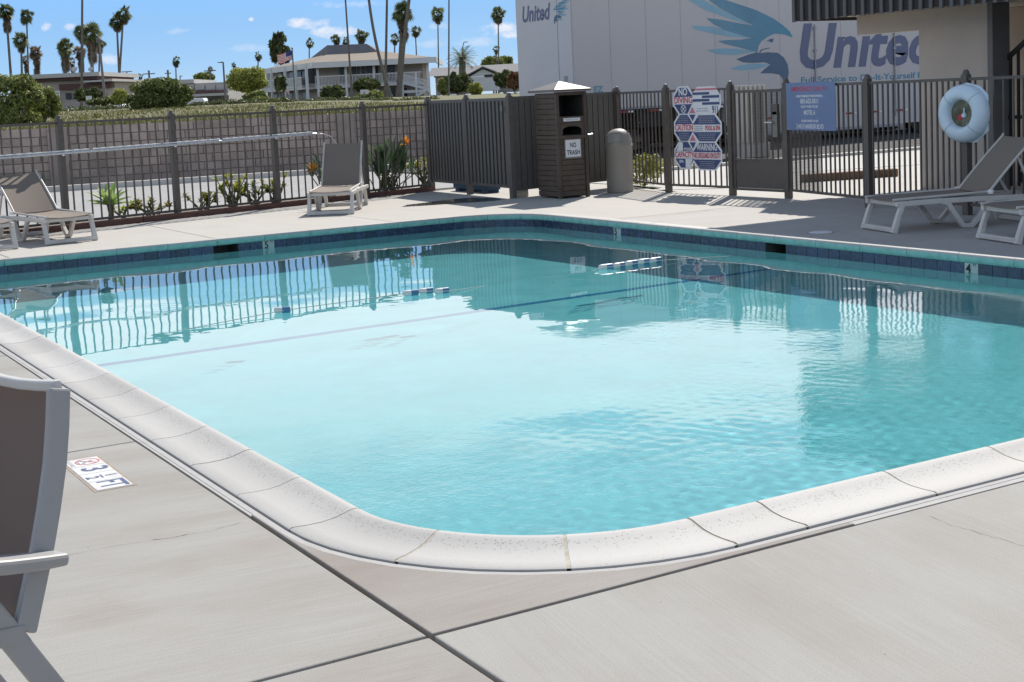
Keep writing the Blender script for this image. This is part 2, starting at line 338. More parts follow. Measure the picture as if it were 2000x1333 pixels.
def flat_with_hole(x0, x1, y0, y1, z, hole):
    """flat sheet with the (rounded) pool cut out"""
    mb = MB(); n = len(hole); b = 0
    out = []
    cx, cy = (PX0+PX1)/2, (PY0+PY1)/2
    for p in hole:
        d = Vector((p[0]-cx, p[1]-cy)); t = min((x1-cx)/d.x if d.x > 0 else ((x0-cx)/d.x if d.x < 0 else 1e9), (y1-cy)/d.y if d.y > 0 else ((y0-cy)/d.y if d.y < 0 else 1e9))
        out.append((cx+d.x*t, cy+d.y*t))
    mb.v = [(p[0], p[1], z) for p in hole] + [(p[0], p[1], z) for p in out]
    for k in range(n): mb.f.append((k, (k+1) % n, n+(k+1) % n, n+k))
    # outer corners
    for c in ((x0, y0), (x1, y0), (x1, y1), (x0, y1)):
        for k in range(n):
            a, bb = out[k], out[(k+1) % n]
            ea = abs(a[0]-c[0]) < 1e-6 or abs(a[1]-c[1]) < 1e-6; eb = abs(bb[0]-c[0]) < 1e-6 or abs(bb[1]-c[1]) < 1e-6
            if ea and eb and (abs(a[0]-bb[0]) > 1e-6 and abs(a[1]-bb[1]) > 1e-6):
                mb.v.append((c[0], c[1], z)); mb.f.append((n+k, n+(k+1) % n, len(mb.v)-1)); break
    return mb
obj('ground', ground, m_soil, kind='structure')
obj('deck_base', flat_with_hole(-12, 18, -12, 24, -.035, rloop(.02)), m_dark, kind='structure')
lot = MB(); lot.add([(18, -60, -.03), (420, -60, -.03), (420, 31.5, -.03), (18, 31.5, -.03)], [(0, 1, 2, 3)])
lot.add([(-80, 24, -.03), (18, 24, -.03), (18, 31.5, -.03), (-80, 31.5, -.03)], [(0, 1, 2, 3)])
lot.add([(-80, 31.5, -.03), (420, 31.5, -.03), (420, 34, -.03), (-80, 34, -.03)], [(0, 1, 2, 3)])
obj('parking_lot', lot, m_asph, kind='structure')
near_road = MB().add([(-60, 4.6, -.026), (3, 21.0, -.026), (3, 24, -.026), (-60, 24, -.026)], [(0, 1, 2, 3)]).add([(3, 21.0, -.026), (11.9, 22.7, -.026), (18, 22.7, -.026), (18, 24, -.026), (3, 24, -.026)], [(0, 1, 2, 3, 4)])
obj('road', near_road, m_asph, kind='structure')
lotp = MB().add([(13.25, -12, -.012), (40, -12, -.012), (40, 22.4, -.012), (13.9, 22.4, -.012), (13.9, 19.4, -.012), (13.25, 17.3, -.012)], [(0, 1, 2, 3, 4, 5)])
obj('driveway', lotp, mat('pale_drive', (.42, .41, .39), .85, .1, 2, .3, 70, dirt=.25, dirtc=(.25, .24, .23), ds=.7), kind='structure')
obj('dark_lot_strip', MB().add([(13.9, 22.45, -.008), (60, 22.45, -.008), (60, 31.2, -.008), (13.9, 31.2, -.008)], [(0, 1, 2, 3)]), m_dlot, kind='structure')  # evenly dark strip of ground, laid in front of and under the trailer
kr = MB(); kr.bb((16, 22.2, -.05), (60, 22.4, .05)); obj('kerb', kr, m_white_c, kind='structure')
k2 = MB(); k2.bb((19, 31.5, -.05), (60, 32.6, .1)); obj('sidewalk', k2, m_white_c, kind='structure')
k3 = MB()
def wallY(x): return 32.55 - .12*(x-5.5)
k3.bar([(-30, wallY(-30)-1.15, .03), (17.2, wallY(17.2)-1.15, .03)], .22, .12); obj('road_kerb', k3, m_white_c, kind='structure')
k4 = MB(); k4.bar([(-30, wallY(-30)-.55, -.005), (17.2, wallY(17.2)-.55, -.005)], 1.0, .03); obj('verge', k4, m_dark, kind='structure')

# ------------------------------------------------------------------ deck slabs
deck = thing('pool_deck', '', ''); del deck['label']; del deck['category']; deck['kind'] = 'structure'
def slab(poly, mt, z=0.0):
    mb = MB().prism(poly, -.09, z); return obj('deck_slab', mb, mt, deck, bevel=.006)
g_ = .006
JX, JY = 1.833, 3.718
def rect(x0, x1, y0, y1): return [(x0, y0), (x1, y0), (x1, y1), (x0, y1)]
ly = [-6, .58, JY, 6.864, 10.0, 13.14, 16.3, 18.6]
for a, b in zip(ly[:-1], ly[1:]):
    if b <= JY+.01:
        continue
    slab(rect(-3.2, JX-.008 if a < 16 else JX, a+g_, b-g_), c_left); slab(rect(-9, -3.21, a+g_, b-g_), c_left)
slab(rect(-3.2, JX-.009, -6, JY-.009), c_left); slab(rect(-9, -3.21, -6, JY-.009), c_left)
slab(rect(JX+.009, 9.0, -6, JY-.007), c_right); slab(rect(9.012, 13.9, -6, JY-.007), c_right)
# corner piece and thin mastic bands next to the coping
arc = [p for p in rloop(.285+.034, 12)][:13]
slab([(JX+.012, JY+.010)] + [(arc[-1][0]+.5, JY+.010)] + [(arc[-1][0]+.5, arc[-1][1]-.004)] + arc[::-1] + [(arc[0][0], arc[0][1]+.3), (JX+.012, arc[0][1]+.3)], c_corner)
ms = MB(); La, Lb = rloop(.285+.008, 12), rloop(.285+.034, 12); ring(ms, La, -.002, Lb, -.002); ring(ms, Lb, -.002, Lb, -.06); ring(ms, La, -.06, La, -.002)
obj('mastic_joint', ms, m_mastic, deck)
# straight filler bands between the mastic joint and the slab edges
fb = MB(); fb.bb((JX+.006, 5.28, -.06), (PX0-.321, 17, -.003)); fb.bb((3.585, JY+.006, -.06), (9.0, PY0-.321, -.003)); obj('filler_band', fb, m_mastic, deck)
# far side
fx = [-9, -1.7, .76, 3.22, 5.68, 8.14]
FY0 = PY1+.285+.036
def fenceY(x): return 20.3+.26*(x-4.8)
for a, b in zip(fx[:-1], fx[1:]): slab([(max(a, JX) + g_ if False else a+g_, FY0 if a > .5 else 18.61), (b-g_, FY0 if a > .5 else 18.61), (b-g_, fenceY(b)-.16), (a+g_, fenceY(a)-.16)], c_far)
arcf = rloop(.285+.036, 12)[26:39]            # far right corner (starts at angle 0)
ay0 = arcf[0][1]
slab([(8.146, FY0)] + [(p[0], p[1]) for p in arcf[::-1]] + [(arcf[0][0], 14.556), (13.3, 14.556), (13.3, 16.1), (13.2, 17.6), (13.72, 19.5), (13.72, 22.3), (11.45, fenceY(11.45)-.16), (8.146, fenceY(8.146)-.16)], c_far)
RX0 = PX1+.285+.036
fy = [14.544, 12.33, 9.86, 7.38, 4.9, JY]
for a, b in zip(fy[1:], fy[:-1]): slab([(RX0, a+g_), (13.9 if a < 12 else 13.6, a+g_), (13.9 if a < 12 else 13.6, b-g_), (RX0, b-g_)], c_farr)
# hairline cracks and a joint scar cut in the slabs: dark thin wedges just proud of the surface
def crack(pts, w, name='hairline_crack'):
    mb = MB(); P = [G(*p) for p in pts]; Q = []
    for a, b in zip(P[:-1], P[1:]):
        for k in range(6): Q.append(a.lerp(b, k/6))
    Q.append(P[-1]); L_, R_ = [], []
    for i, p in enumerate(Q):
        t = (Q[min(i+1, len(Q)-1)]-Q[max(i-1, 0)]); t.z = 0; t.normalize(); s_ = Vector((-t.y, t.x, 0)); j = s_*rnd.uniform(-.006, .006); ww = w*rnd.uniform(.3, 1) if 0 < i < len(Q)-1 else 0.0003
        L_.append(p+j+s_*ww); R_.append(p+j-s_*ww)
    mb.v = [(p.x, p.y, .0012) for p in L_+R_]; n = len(L_)
    mb.f = [(k, k+1, n+k+1, n+k) for k in range(n-1)]
    return obj(name, mb, mat('crack_dark', (.13, .12, .11), .9, .2, 9), deck)
crack([(1818, 1008), (1860, 1027), (1930, 1046), (1998, 1066), (2060, 1085)], .0012)
crack([(120, 1087), (230, 1066), (300, 1056)], .0009); crack([(296, 1056), (340, 1050), (372, 1044)], .003); crack([(372, 1044), (420, 1035), (472, 1021)], .001)
crack([(1200, 428), (1300, 421), (1395, 410)], .006); crack([(1480, 425), (1590, 440), (1700, 470)], .003)

# ------------------------------------------------------------------ pool shell, coping, tiles
pool = thing('pool_basin', '', ''); del pool['label']; del pool['category']; pool['kind'] = 'structure'
def floorz(y): return -1.15-.55*(y-4.08)/12.5
sk_left = (505/1, 0)
SKL = (4.995+.0, 0)  # set below
lp = rloop(0, 10)
pm = MB(); ring(pm, rloop(.0, 10), -.2, lp, -2.0)
wall_o = obj('basin_wall', pm, m_plaster_w, pool, recalc=False)
fm = MB().add([(1.5, 3.4, floorz(3.4)), (10.4, 3.4, floorz(3.4)), (10.4, 17.2, floorz(17.2)), (1.5, 17.2, floorz(17.2))], [(0, 1, 2, 3)])
floor_o = obj('basin_floor', fm, m_plaster, pool, recalc=False)
lm = MB().add([(PX0, 11.28, floorz(11.28)+.004), (PX1, 11.28, floorz(11.28)+.004), (PX1, 11.39, floorz(11.39)+.004), (PX0, 11.39, floorz(11.39)+.004)], [(0, 1, 2, 3)])
lane_o = obj('floor_stripe', lm, m_lane, pool, recalc=False)
for o_ in (wall_o, floor_o, lane_o): o_.cycles.is_caustics_receiver = True
# tiles: joints measured along the two far walls
P_ = .1563
uL, uL2, vR, vR2 = 3.119, 6.780, 9.799, 13.060
jl = sorted([uL-P_*k for k in range(1, 2)] + [uL+P_*k for k in range(13)] + [uL2+P_*k for k in range(-11, 13)])
jr = sorted([vR-P_*k for k in range(-20, 36)], reverse=True); jr = [v for v in jr if v > 4.99]
jr = sorted([v for v in jr if v < 12.95] + [vR2+P_*k for k in range(0, 17)], reverse=True)
x_t, y_t = PX1-.915, PY1-.915
jl = [u for u in jl if u < x_t-.02] + [x_t]
jr = [y_t] + [v for v in jr if v < y_t-.02]
m_dtile = mat('depth_tile_face', (.36, .46, .44), .3, .08, 20)
SK1 = (uL2-9*P_+.0, 0); 
def frame_tile(a, b, out, name='waterline_tile', mt=m_tile, w0=0, z0=-.202, z1=-.053):
    """tile between plan points a and b, facing -out"""
    a, b, out = Vector((*a, 0)), Vector((*b, 0)), Vector((*out, 0)); t = (b-a); ln = t.length; t.normalize()
    c = (a+b)/2 + out*.004; key = (round(ln, 3), round(z1-z0, 3), mt.name)
    hw = ln/2-.0022
    mb = MB().box((c.x, c.y, (z0+z1)/2), (ln-.0045, .013, z1-z0), (t, out, Z))
    o = obj(name, mb, mt, pool, bevel=.0015); return o
skl = (G(415, 474, -.05).x, G(466, 470, -.05).x)
skl = (uL2-P_*8-.005, uL2-P_*6)                       # skimmer throat on the far left wall: two tiles wide
d5l = (uL2-P_*4, uL2-P_*3)
for a, b in zip(jl[:-1], jl[1:]):
    if a >= skl[0]-.02 and b <= skl[1]+.02: continue
    o = frame_tile((a, PY1), (b, PY1), (0, 1), *(('depth_tile', m_dtile) if abs(a-d5l[0]) < .03 else ()))
    if abs(a-d5l[0]) < .03: o['label'] = 'white depth tile with a black 5 and FT'; o5 = o
# small corner tiles on the curve
ac = [(x_t + .915*math.sin(w), y_t+.915*math.cos(w)) for w in [PI/2*k/10 for k in range(11)]]
for a, b in zip(ac[:-1], ac[1:]):
    mdp = ((a[0]+b[0])/2-x_t, (a[1]+b[1])/2-y_t); ln = math.hypot(*mdp); frame_tile(a, b, (mdp[0]/ln, mdp[1]/ln))
skr = None
d5r, d4r, skr = None, None, (G(1536, 490, -.14).y, G(1498.8, 480, -.14).y)
skr = (11.06, 11.68)
def near(v, c): return abs(v-c) < .09
dep = {}
skr_top = None
t5 = onX(1201, 455, PX1).y; t4 = onX(1897, 520, PX1).y
s0, s1 = onX(1536, 485, PX1).y, onX(1499, 480, PX1).y
jr2 = [v for v in jr if not (s0+.03 < v < s1-.03)]
jr2 = sorted(set(jr2 + []), reverse=True)
for a, b in zip(jr2[:-1], jr2[1:]):                     # a > b
    mid = (a+b)/2
    if a-b > .2 and s0-.1 < mid < s1+.1: skr = (b, a); continue
    wh = abs(mid-t5) < P_/2 or abs(mid-t4) < P_/2
    o = frame_tile((PX1, b), (PX1, a), (1, 0), *(('depth_tile', m_dtile) if wh else ()))
    if wh: dep['5' if abs(mid-t5) < P_/2 else '4'] = (o, mid); o['label'] = 'white depth tile with black %s and FT' % ('5' if abs(mid-t5) < P_/2 else '4')
# near walls are seen from above only: grout band
gb = MB(); Lg = rloop(.011, 10); n_ = len(Lg); b0 = 0
gb.v = [(p[0], p[1], -.045) for p in Lg] + [(p[0], p[1], -.21) for p in Lg]
for k in range(n_):
    p, q_ = Lg[k], Lg[(k+1) % n_]
    gb.f.append((k, (k+1) % n_, n_+(k+1) % n_, n_+k))
def split_band(mb_pts_gap):
    pass
# rebuild the band leaving the two skimmer throats open
gb = MB()
def band(p, q_): gb.add([(p[0], p[1], -.045), (q_[0], q_[1], -.045), (q_[0], q_[1], -.21), (p[0], p[1], -.21)], [(0, 1, 2, 3)])
for k in range(n_):
    p, q_ = Lg[k], Lg[(k+1) % n_]
    if abs(p[0]-q_[0]) < 1e-6 and p[0] > 9:
        band((p[0], p[1]), (p[0], skr[0])); band((p[0], skr[1]), (p[0], q_[1]))
    elif abs(p[1]-q_[1]) < 1e-6 and p[1] > 16:
        band((p[0], p[1]), (skl[1], p[1])); band((skl[0], p[1]), (q_[0], q_[1]))
    else: band(p, q_)
obj('grout_band', gb, m_grout, pool, recalc=False)
m_throat = mat('skimmer_plastic', (.05, .05, .045), .5, .3, 8)
sm = MB()
def throat(a, b, along, wall, deep=.35):
    z0, z1 = -.21, -.05
    if along == 'x': P = [(a, wall), (b, wall), (b, wall+deep), (a, wall+deep)]
    else: P = [(wall, a), (wall, b), (wall+deep, b), (wall+deep, a)]
    v = [(p[0], p[1], z) for z in (z0, z1) for p in P]
    sm = MB().add(v, [(1, 2, 6, 5), (2, 3, 7, 6), (3, 0, 4, 7), (0, 1, 2, 3), (4, 5, 6, 7)]); obj('skimmer_throat', sm, m_throat, pool, recalc=False)
throat(skl[0]+.004, skl[1]-.004, 'x', PY1+.006); throat(skr[0]+.004, skr[1]-.004, 'y', PX1+.006)
def dlabel(o, num, c, ax):
    nrm = ax.cross(Z); base_ = Vector(c) + nrm*.0045
    text('lettering', num, .115, m_black, pool, base_ - ax*.028 + Z*.0, ax, Z, bold=.002)
    text('lettering', 'FT', .04, m_black, pool, base_ + ax*.043 + Z*.035, ax, Z)
dlabel(None, '5', ((d5l[0]+d5l[1])/2, PY1-.0035, -.105), X1)
for k, zz in (('5', -.105), ('4', -.105)):
    if k in dep: dlabel(None, k, (PX1-.0035, dep[k][1], zz), -Y1)
# coping stones: section (distance in from the outer edge, z)
SEC = [(0, -.03), (0, .004), (.012, .009), (.08, .006), (.14, .007), (.19, .013), (.232, .024), (.258, .032), (.283, .034), (.299, .026), (.305, .008), (.304, -.02), (.298, -.04), (.285, -.052), (.25, -.052)]
def stone(path):
    """path = list of (outer point, inward direction, inward scale) stations"""
    mb = MB(); n = len(SEC)
    for (x, y), (dx, dy) in path:
        for s_, z in SEC: mb.v.append((x+dx*s_, y+dy*s_, z))
    for i in range(len(path)-1):
        for k in range(n): mb.f.append((i*n+k, i*n+(k+1) % n, (i+1)*n+(k+1) % n, (i+1)*n+k))
    mb.face2 = [i*n+k for i in range(len(path)-1) for k in range(10, 14)]
    e = (len(path)-1)*n
    mb.f.append(tuple(range(n))[::-1]); mb.f.append(tuple(e+k for k in range(n)))
    return mb
def finish_stone(mb):
    o = obj('coping_stone', mb, m_coping, pool, smooth=True); o.data.materials.append(m_copingf)
    for i in mb.face2: o.data.polygons[i].material_index = 1
    return o
OX0, OX1, OY0, OY1 = PX0-.285, PX1+.285, PY0-.285, PY1+.285
def cs_line(a, b, inw, gap):
    a, b = Vector(a), Vector(b); t = (b-a).normalized(); a = a+t*gap/2; b = b-t*gap/2
    jit = rnd.uniform(-.0003, .0015)
    mb = stone([(tuple(a), inw), (tuple(a.lerp(b, .5)), inw), (tuple(b), inw)]); mb.v = [(x, y, z+jit) for x, y, z in mb.v]
    return finish_stone(mb)
def cs_arc(cx, cy, w0, w1, gap, r=1.2):
    g2 = gap/2/r; P = []
    for k in range(7):
        w = w0+g2 + (w1-w0-2*g2)*k/6; P.append(((cx+r*math.cos(w), cy+r*math.sin(w)), (-math.cos(w), -math.sin(w))))
    return finish_stone(stone(P))
ys = [10.455-.61*k for k in range(-9, 10)]
ys = sorted([y for y in ys if 5.3 < y < 16.0] + [OY0+1.2, OY1-1.2])
for a, b in zip(ys[:-1], ys[1:]): cs_line((OX0, b), (OX0, a), (1, 0), .006)
xn = [OX0+1.2, G(1579, 1032.5).x, G(1829.5, 967).x]; xn += [xn[-1]+.61*k for k in range(1, 9)]; xn = [x for x in xn if x < OX1-1.25] + [OX1-1.2]
for i, (a, b) in enumerate(zip(xn[:-1], xn[1:])): cs_line((a, OY0), (b, OY0), (0, 1), .012)
for k in range(3): cs_arc(OX0+1.2, OY0+1.2, PI+PI/2*k/3, PI+PI/2*(k+1)/3, .016)
xf = [uL+P_*4+.61*k for k in range(-2, 9)]; xf = [OX0+1.2] + [x for x in xf if OX0+1.3 < x < OX1-1.3] + [OX1-1.2]
for a, b in zip(xf[:-1], xf[1:]): cs_line((b, OY1), (a, OY1), (0, -1), .006)
for k in range(3): cs_arc(OX1-1.2, OY1-1.2, PI/2*k/3, PI/2*(k+1)/3, .007)
yr = [onX(x, y, OX1).y for x, y in ((1556, 463), (1648, 470), (1744, 478))]
yr = [yr[0]+.61*k for k in range(-12, 8)]; yr = [OY0+1.2] + [y for y in yr if OY0+1.35 < y < OY1-1.35] + [OY1-1.2]
for a, b in zip(yr[:-1], yr[1:]): cs_line((OX1, a), (OX1, b), (-1, 0), .006)
for k in range(3): cs_arc(OX1-1.2, OY0+1.2, 1.5*PI+PI/2*k/3, 1.5*PI+PI/2*(k+1)/3, .01); cs_arc(OX0+1.2, OY1-1.2, PI/2+PI/2*k/3, PI/2+PI/2*(k+1)/3, .01)
# pale joint mortar under the near joints
jm = MB(); JP = [(.001, .004), (.02, .0068), (.08, .0045), (.14, .0056), (.19, .0116), (.232, .0226), (.258, .0304), (.283, .0324), (.298, .025), (.302, .006)]
for (s0_, z0_), (s1_, z1_) in zip(JP[:-1], JP[1:]): ring(jm, rloop(.285-s0_, 12), z0_, rloop(.285-s1_, 12), z1_)
obj('joint_mortar', jm, mat('joint_mortar', (.40, .37, .31), .9, .2, 20), pool, recalc=False)

# ------------------------------------------------------------------ water
def water():
    rg = np.random.RandomState(3)
    nx, ny = 330, 540
    xs = np.linspace(PX0-.006, PX1+.0, nx); ys = np.linspace(PY0-.006, PY1+.0, ny); Xg, Yg = np.meshgrid(xs, ys); Zg = np.full_like(Xg, -.14)
    nearm = np.clip((8.8-Yg)/4, 0, 1)**1.1
    patch = .55+.45*np.sin(Xg*.9+1.3*np.sin(Yg*.6))*np.sin(Yg*.7+.8*np.sin(Xg*.5+2))
    for k in range(34):
        a = rg.uniform(0, 2*PI); l = rg.uniform(.22, 1.3); sl = .0011*(l/.6)**.3
        Zg += sl*l/6.283*np.sin((Xg*math.cos(a)+Yg*math.sin(a))*6.283/l + rg.uniform(0, 6.28) + .8*np.sin(Xg*rg.uniform(.3, 1.5)+Yg*rg.uniform(.3, 1.5)))*(.55+.6*nearm)
    for k in range(40):
        a = rg.uniform(0, 2*PI); l = rg.uniform(.05, .15); sl = .0058
        Zg += sl*l/6.283*np.sin((Xg*math.cos(a)+Yg*math.sin(a))*6.283/l + rg.uniform(0, 6.28) + 1.5*np.sin(Xg*rg.uniform(.5, 3)+Yg*rg.uniform(.5, 3)))*(.05+.95*nearm*patch)
    for cx, cy, am in ((6.75, 9.15, .0004), (3.6, 12.4, .0004)):
        r = np.hypot(Xg-cx, Yg-cy); Zg += am*.35*np.sin(r*6.283/.11)*np.exp(-((r-.25)/.18)**2)*.5
    me = bpy.data.meshes.new('pool_water'); v = np.stack([Xg, Yg, Zg], -1).reshape(-1, 3)
    idx = np.arange(nx*ny).reshape(ny, nx); f = np.stack([idx[:-1, :-1], idx[:-1, 1:], idx[1:, 1:], idx[1:, :-1]], -1).reshape(-1, 4)
    me.vertices.add(len(v)); me.vertices.foreach_set('co', v.ravel()); me.loops.add(f.size); me.loops.foreach_set('vertex_index', f.ravel())
    me.polygons.add(len(f)); me.polygons.foreach_set('loop_start', np.arange(0, f.size, 4)); me.polygons.foreach_set('loop_total', np.full(len(f), 4)); me.polygons.foreach_set('use_smooth', np.ones(len(f), bool))
    me.update(); me.validate()
    m = bpy.data.materials.new('water'); m.use_nodes = True; nt = m.node_tree; nt.nodes.clear()
    out = N(nt, 'ShaderNodeOutputMaterial'); fr = N(nt, 'ShaderNodeFresnel', i_IOR=1.333)
    rf = N(nt, 'ShaderNodeBsdfRefraction', i_IOR=1.333, i_Roughness=0.0); rf.inputs['Color'].default_value = (.50, .92, .94, 1)
    gl = N(nt, 'ShaderNodeBsdfGlossy', i_Roughness=0.0); gl.inputs['Color'].default_value = (1, 1, 1, 1)
    gp = N(nt, 'ShaderNodeNewGeometry'); s3 = N(nt, 'ShaderNodeSeparateXYZ'); nt.links.new(gp.outputs['Position'], s3.inputs[0])
    nf = N(nt, 'ShaderNodeTexNoise', i_Scale=34.0, i_Detail=2.5, i_Roughness=.6); nt.links.new(gp.outputs['Position'], nf.inputs['Vector'])
    npt = N(nt, 'ShaderNodeTexNoise', i_Scale=.55, i_Detail=2.0); nt.links.new(gp.outputs['Position'], npt.inputs['Vector'])
    ym = ramp(nt, [(.10, 1.0), (.30, .25), (.42, 0.0)]); nt.links.new(math_(nt, 'DIVIDE', math_(nt, 'SUBTRACT', s3.outputs['Y'], 3.5), 13.0), ym.inputs[0])
    pr_ = ramp(nt, [(.35, .25), (.6, 1.0)]); nt.links.new(npt.outputs[0], pr_.inputs[0])
    bp = N(nt, 'ShaderNodeBump', i_Strength=1.0, i_Distance=.0016); nt.links.new(math_(nt, 'MULTIPLY', nf.outputs[0], math_(nt, 'MULTIPLY', ym.outputs[0], pr_.outputs[0])), bp.inputs['Height'])
    for q_ in (fr, rf, gl): nt.links.new(bp.outputs[0], q_.inputs['Normal'])
    mx = N(nt, 'ShaderNodeMixShader'); nt.links.new(fr.outputs[0], mx.inputs[0]); nt.links.new(rf.outputs[0], mx.inputs[1]); nt.links.new(gl.outputs[0], mx.inputs[2]); nt.links.new(mx.outputs[0], out.inputs[0])
    me.materials.append(m)
    o = bpy.data.objects.new('pool_water', me); COL.objects.link(o); o['kind'] = 'structure'; o.cycles.is_caustics_caster = True
water()

# ------------------------------------------------------------------ fences
caps = {}
def post(parent, x, y, h=1.6, w=.076, ang=0.0, z0=0.0):
    ca, sa = math.cos(ang), math.sin(ang); ax = (Vector((ca, sa, 0)), Vector((-sa, ca, 0)), Z)
    k = ('p', h, w, ang)
    if k not in caps:
        caps[k] = (mesh('post', MB().box((0, 0, h/2), (w, w, h), ax), m_fence), mesh('post_cap', MB().lathe([(w*.56, h-.005), (w*.56, h+.010), (w*.46, h+.02), (w*.44, h+.036), (w*.3, h+.055), (0, h+.062)], n=12), m_fence, True))
    wl_ = wloc(parent); o = inst(caps[k][0], parent, 'post', Vector((x, y, z0))-wl_); c = bpy.data.objects.new('post_cap', caps[k][1]); COL.objects.link(c); c.parent = o
    return o
def rail(parent, a, b, z, w=.03, h=.035, name='rail'):
    return obj(name, MB().bar([(a[0], a[1], z), (b[0], b[1], z)], w, h), m_fence, parent)
def pickets(parent, a, b, n, z0=.07, z1=1.5, w=.019, skip=()):
    a, b = Vector((a[0], a[1], 0)), Vector((b[0], b[1], 0)); d = (b-a); ang = math.atan2(d.y, d.x); k = ('k', round(ang, 3), z0, z1, w)
    if k not in caps: caps[k] = mesh('picket', MB().box((0, 0, (z0+z1)/2), (w, w, z1-z0), (Vector((math.cos(ang), math.sin(ang), 0)), Vector((-math.sin(ang), math.cos(ang), 0)), Z)), m_fence)
    wl_ = wloc(parent)
    for i in range(1, n):
        if i in skip: continue
        p = a+d*(i/n); inst(caps[k], parent, 'picket', p-wl_)
def section(parent, a, b, n, top=1.5, bot=.11, z0=None, z1=None, mid=None):
    a_, b_ = Vector(a), Vector(b); t = (b_-a_).normalized()*.038; A, B = a_+t, b_-t
    rail(parent, A, B, top); rail(parent, A, B, bot)
    if mid: rail(parent, A, B, mid)
    pickets(parent, a, b, n, bot, top)
fx_ = [2.86, 4.66, 6.40, 8.17, 9.93, 11.34]
fl = thing('picket_fence', 'dark bronze metal picket fence between the pool deck and the planted bed at left', 'fence', (2.86, fenceY(2.86), 0))
ang = math.atan(.26)
for x in fx_: post(fl, x, fenceY(x), 1.55, .082, ang)
for a, b, n in zip(fx_[:-1], fx_[1:], (13, 13, 13, 13, 10)): section(fl, (a, fenceY(a)), (b, fenceY(b)), n)
RP = [(13.50, 19.35), (13.12, 17.50), (13.22, 16.09), (13.255, 14.93), (12.80, 12.93), (12.70, 11.28), (12.62, 9.1), (12.6, 7.2)]
fr_ = thing('picket_fence', 'dark bronze picket fence at right carrying the pool rules signs and the life ring', 'fence', (13.5, 19.35, 0))
for i, p in enumerate(RP[:-1]):
    post(fr_, p[0], p[1], 1.6, .082, .0)
for i, n in ((0, 14), (1, 12), (3, 18), (4, 18), (5, 16)): section(fr_, RP[i], RP[i+1], n, top=1.55, bot=.12)
rail(fr_, RP[4], RP[5], 1.0) if False else None
# gate
ga, gb_ = Vector((13.225, 16.02, 0)), Vector((13.252, 15.0, 0))
gate = thing('metal_gate', 'bronze picket gate with a solid kick plate and a lever lock', 'gate', ga)
gd = (gb_-ga).normalized(); gn = Vector((-1, 0, 0))
obj('gate_frame', MB().bar([ga+Z*.1, ga+Z*1.53], .04, .04, (1, 0, 0)).bar([gb_+Z*.1, gb_+Z*1.53], .04, .04, (1, 0, 0)), m_fence, gate)
rail(gate, ga, gb_, 1.5, .035, .04, 'rail'); rail(gate, ga, gb_, .53, .035, .035, 'rail'); rail(gate, ga, gb_, .1, .035, .035, 'rail')
obj('kick_plate', MB().bar([ga+gd*.02+Z*.32, gb_-gd*.02+Z*.32], .012, .40), m_fence, gate)
pickets(gate, ga, gb_, 9, .53, 1.5)
m_lock = mat('lock_metal', (.22, .21, .19), .45, .15, 20, metal=.6)
lb = gb_-gd*.10
lk = obj('lock_box', MB().box(lb+Z*1.03+gn*.04, (.06, .10, .36)), m_lock, gate, bevel=.006)
obj('lock_cover', MB().box(lb+Z*1.24+gn*.045, (.05, .11, .16)), m_fence, gate, bevel=.006)
obj('lever_handle', MB().tube([lb+Z*1.06+gn*.07, lb+Z*1.06+gn*.11, lb+Z*1.06+gn*.11-gd*.16], .011, 8), mat('bright_metal', (.6, .6, .6), .3, .05, 20, metal=.9), lk, smooth=True)
# perforated mesh beside the lock, on the gate and on the next bay
def mesh_screen(parent, a, b, z0, z1, pitch=.02, off=.016):
    mb = MB(); a, b = Vector(a), Vector(b); d = b-a; ln = d.length; d.normalize()
    k = int(ln/pitch)
    for i in range(k+1): mb.bar([a+d*(i*pitch)+gn*off+Z*z0, a+d*(i*pitch)+gn*off+Z*z1], .0035, .0035, (1, 0, 0))
    for i in range(int((z1-z0)/pitch)+1): mb.bar([a+gn*off+Z*(z0+i*pitch), b+gn*off+Z*(z0+i*pitch)], .0035, .0035)
    obj('mesh_screen', mb, m_fence, parent, recalc=False)
mesh_screen(gate, ga+gd*.42, gb_-gd*.02, .55, 1.5); 
b1 = Vector((13.25, 14.88, 0)); b2 = b1 + (Vector((12.80, 12.93, 0))-b1)*.42
mesh_screen(fr_, b1, b2, .13, 1.53)

# pole and life hook hung on the left fence
m_alu = mat('aluminium', (.62, .63, .65), .3, .05, 10, metal=.7)
nfl = Vector((.26, -1, 0)).normalized(); dfl = Vector((1, .26, 0)).normalized()
def fl_pt(x, z, off=.07): return Vector((x, fenceY(x), z)) + nfl*off
pole = thing('reach_pole', 'long silver pole with a curved hook hung along the left fence', 'pole', fl_pt(2.9, 1.05))
pz = lambda px, py, off=.07: (lambda r: Vector((0, 0, EYE)) + r*((fenceY(0)-nfl.y*0)/(r.y-.26*r.x)))(ray(px, py))
pA, pB = pz(-60, 314), pz(612, 262)
pA += nfl*.07; pB += nfl*.07
obj('pole_tube', MB().tube([pA, pB], .019, 10), m_alu, pole, smooth=True)
for k, (a_, b_) in enumerate(((0.02, .30), (.31, .50), (.51, .68), (.69, .84), (.85, .99))):
    obj('upper_tube', MB().tube([pA.lerp(pB, a_)+Z*.034, pA.lerp(pB, b_)+Z*.034], .009, 8), mat('white_tube', (.75, .75, .75), .35, .05, 10), pole, smooth=True)
hk = [pz(x, y)+nfl*.07 for x, y in ((600, 263), (625, 262), (640, 267), (651, 279), (658, 296), (656, 312), (648, 322))]
obj('hook', MB().tube(hk, .008, 8), m_alu, pole, smooth=True)
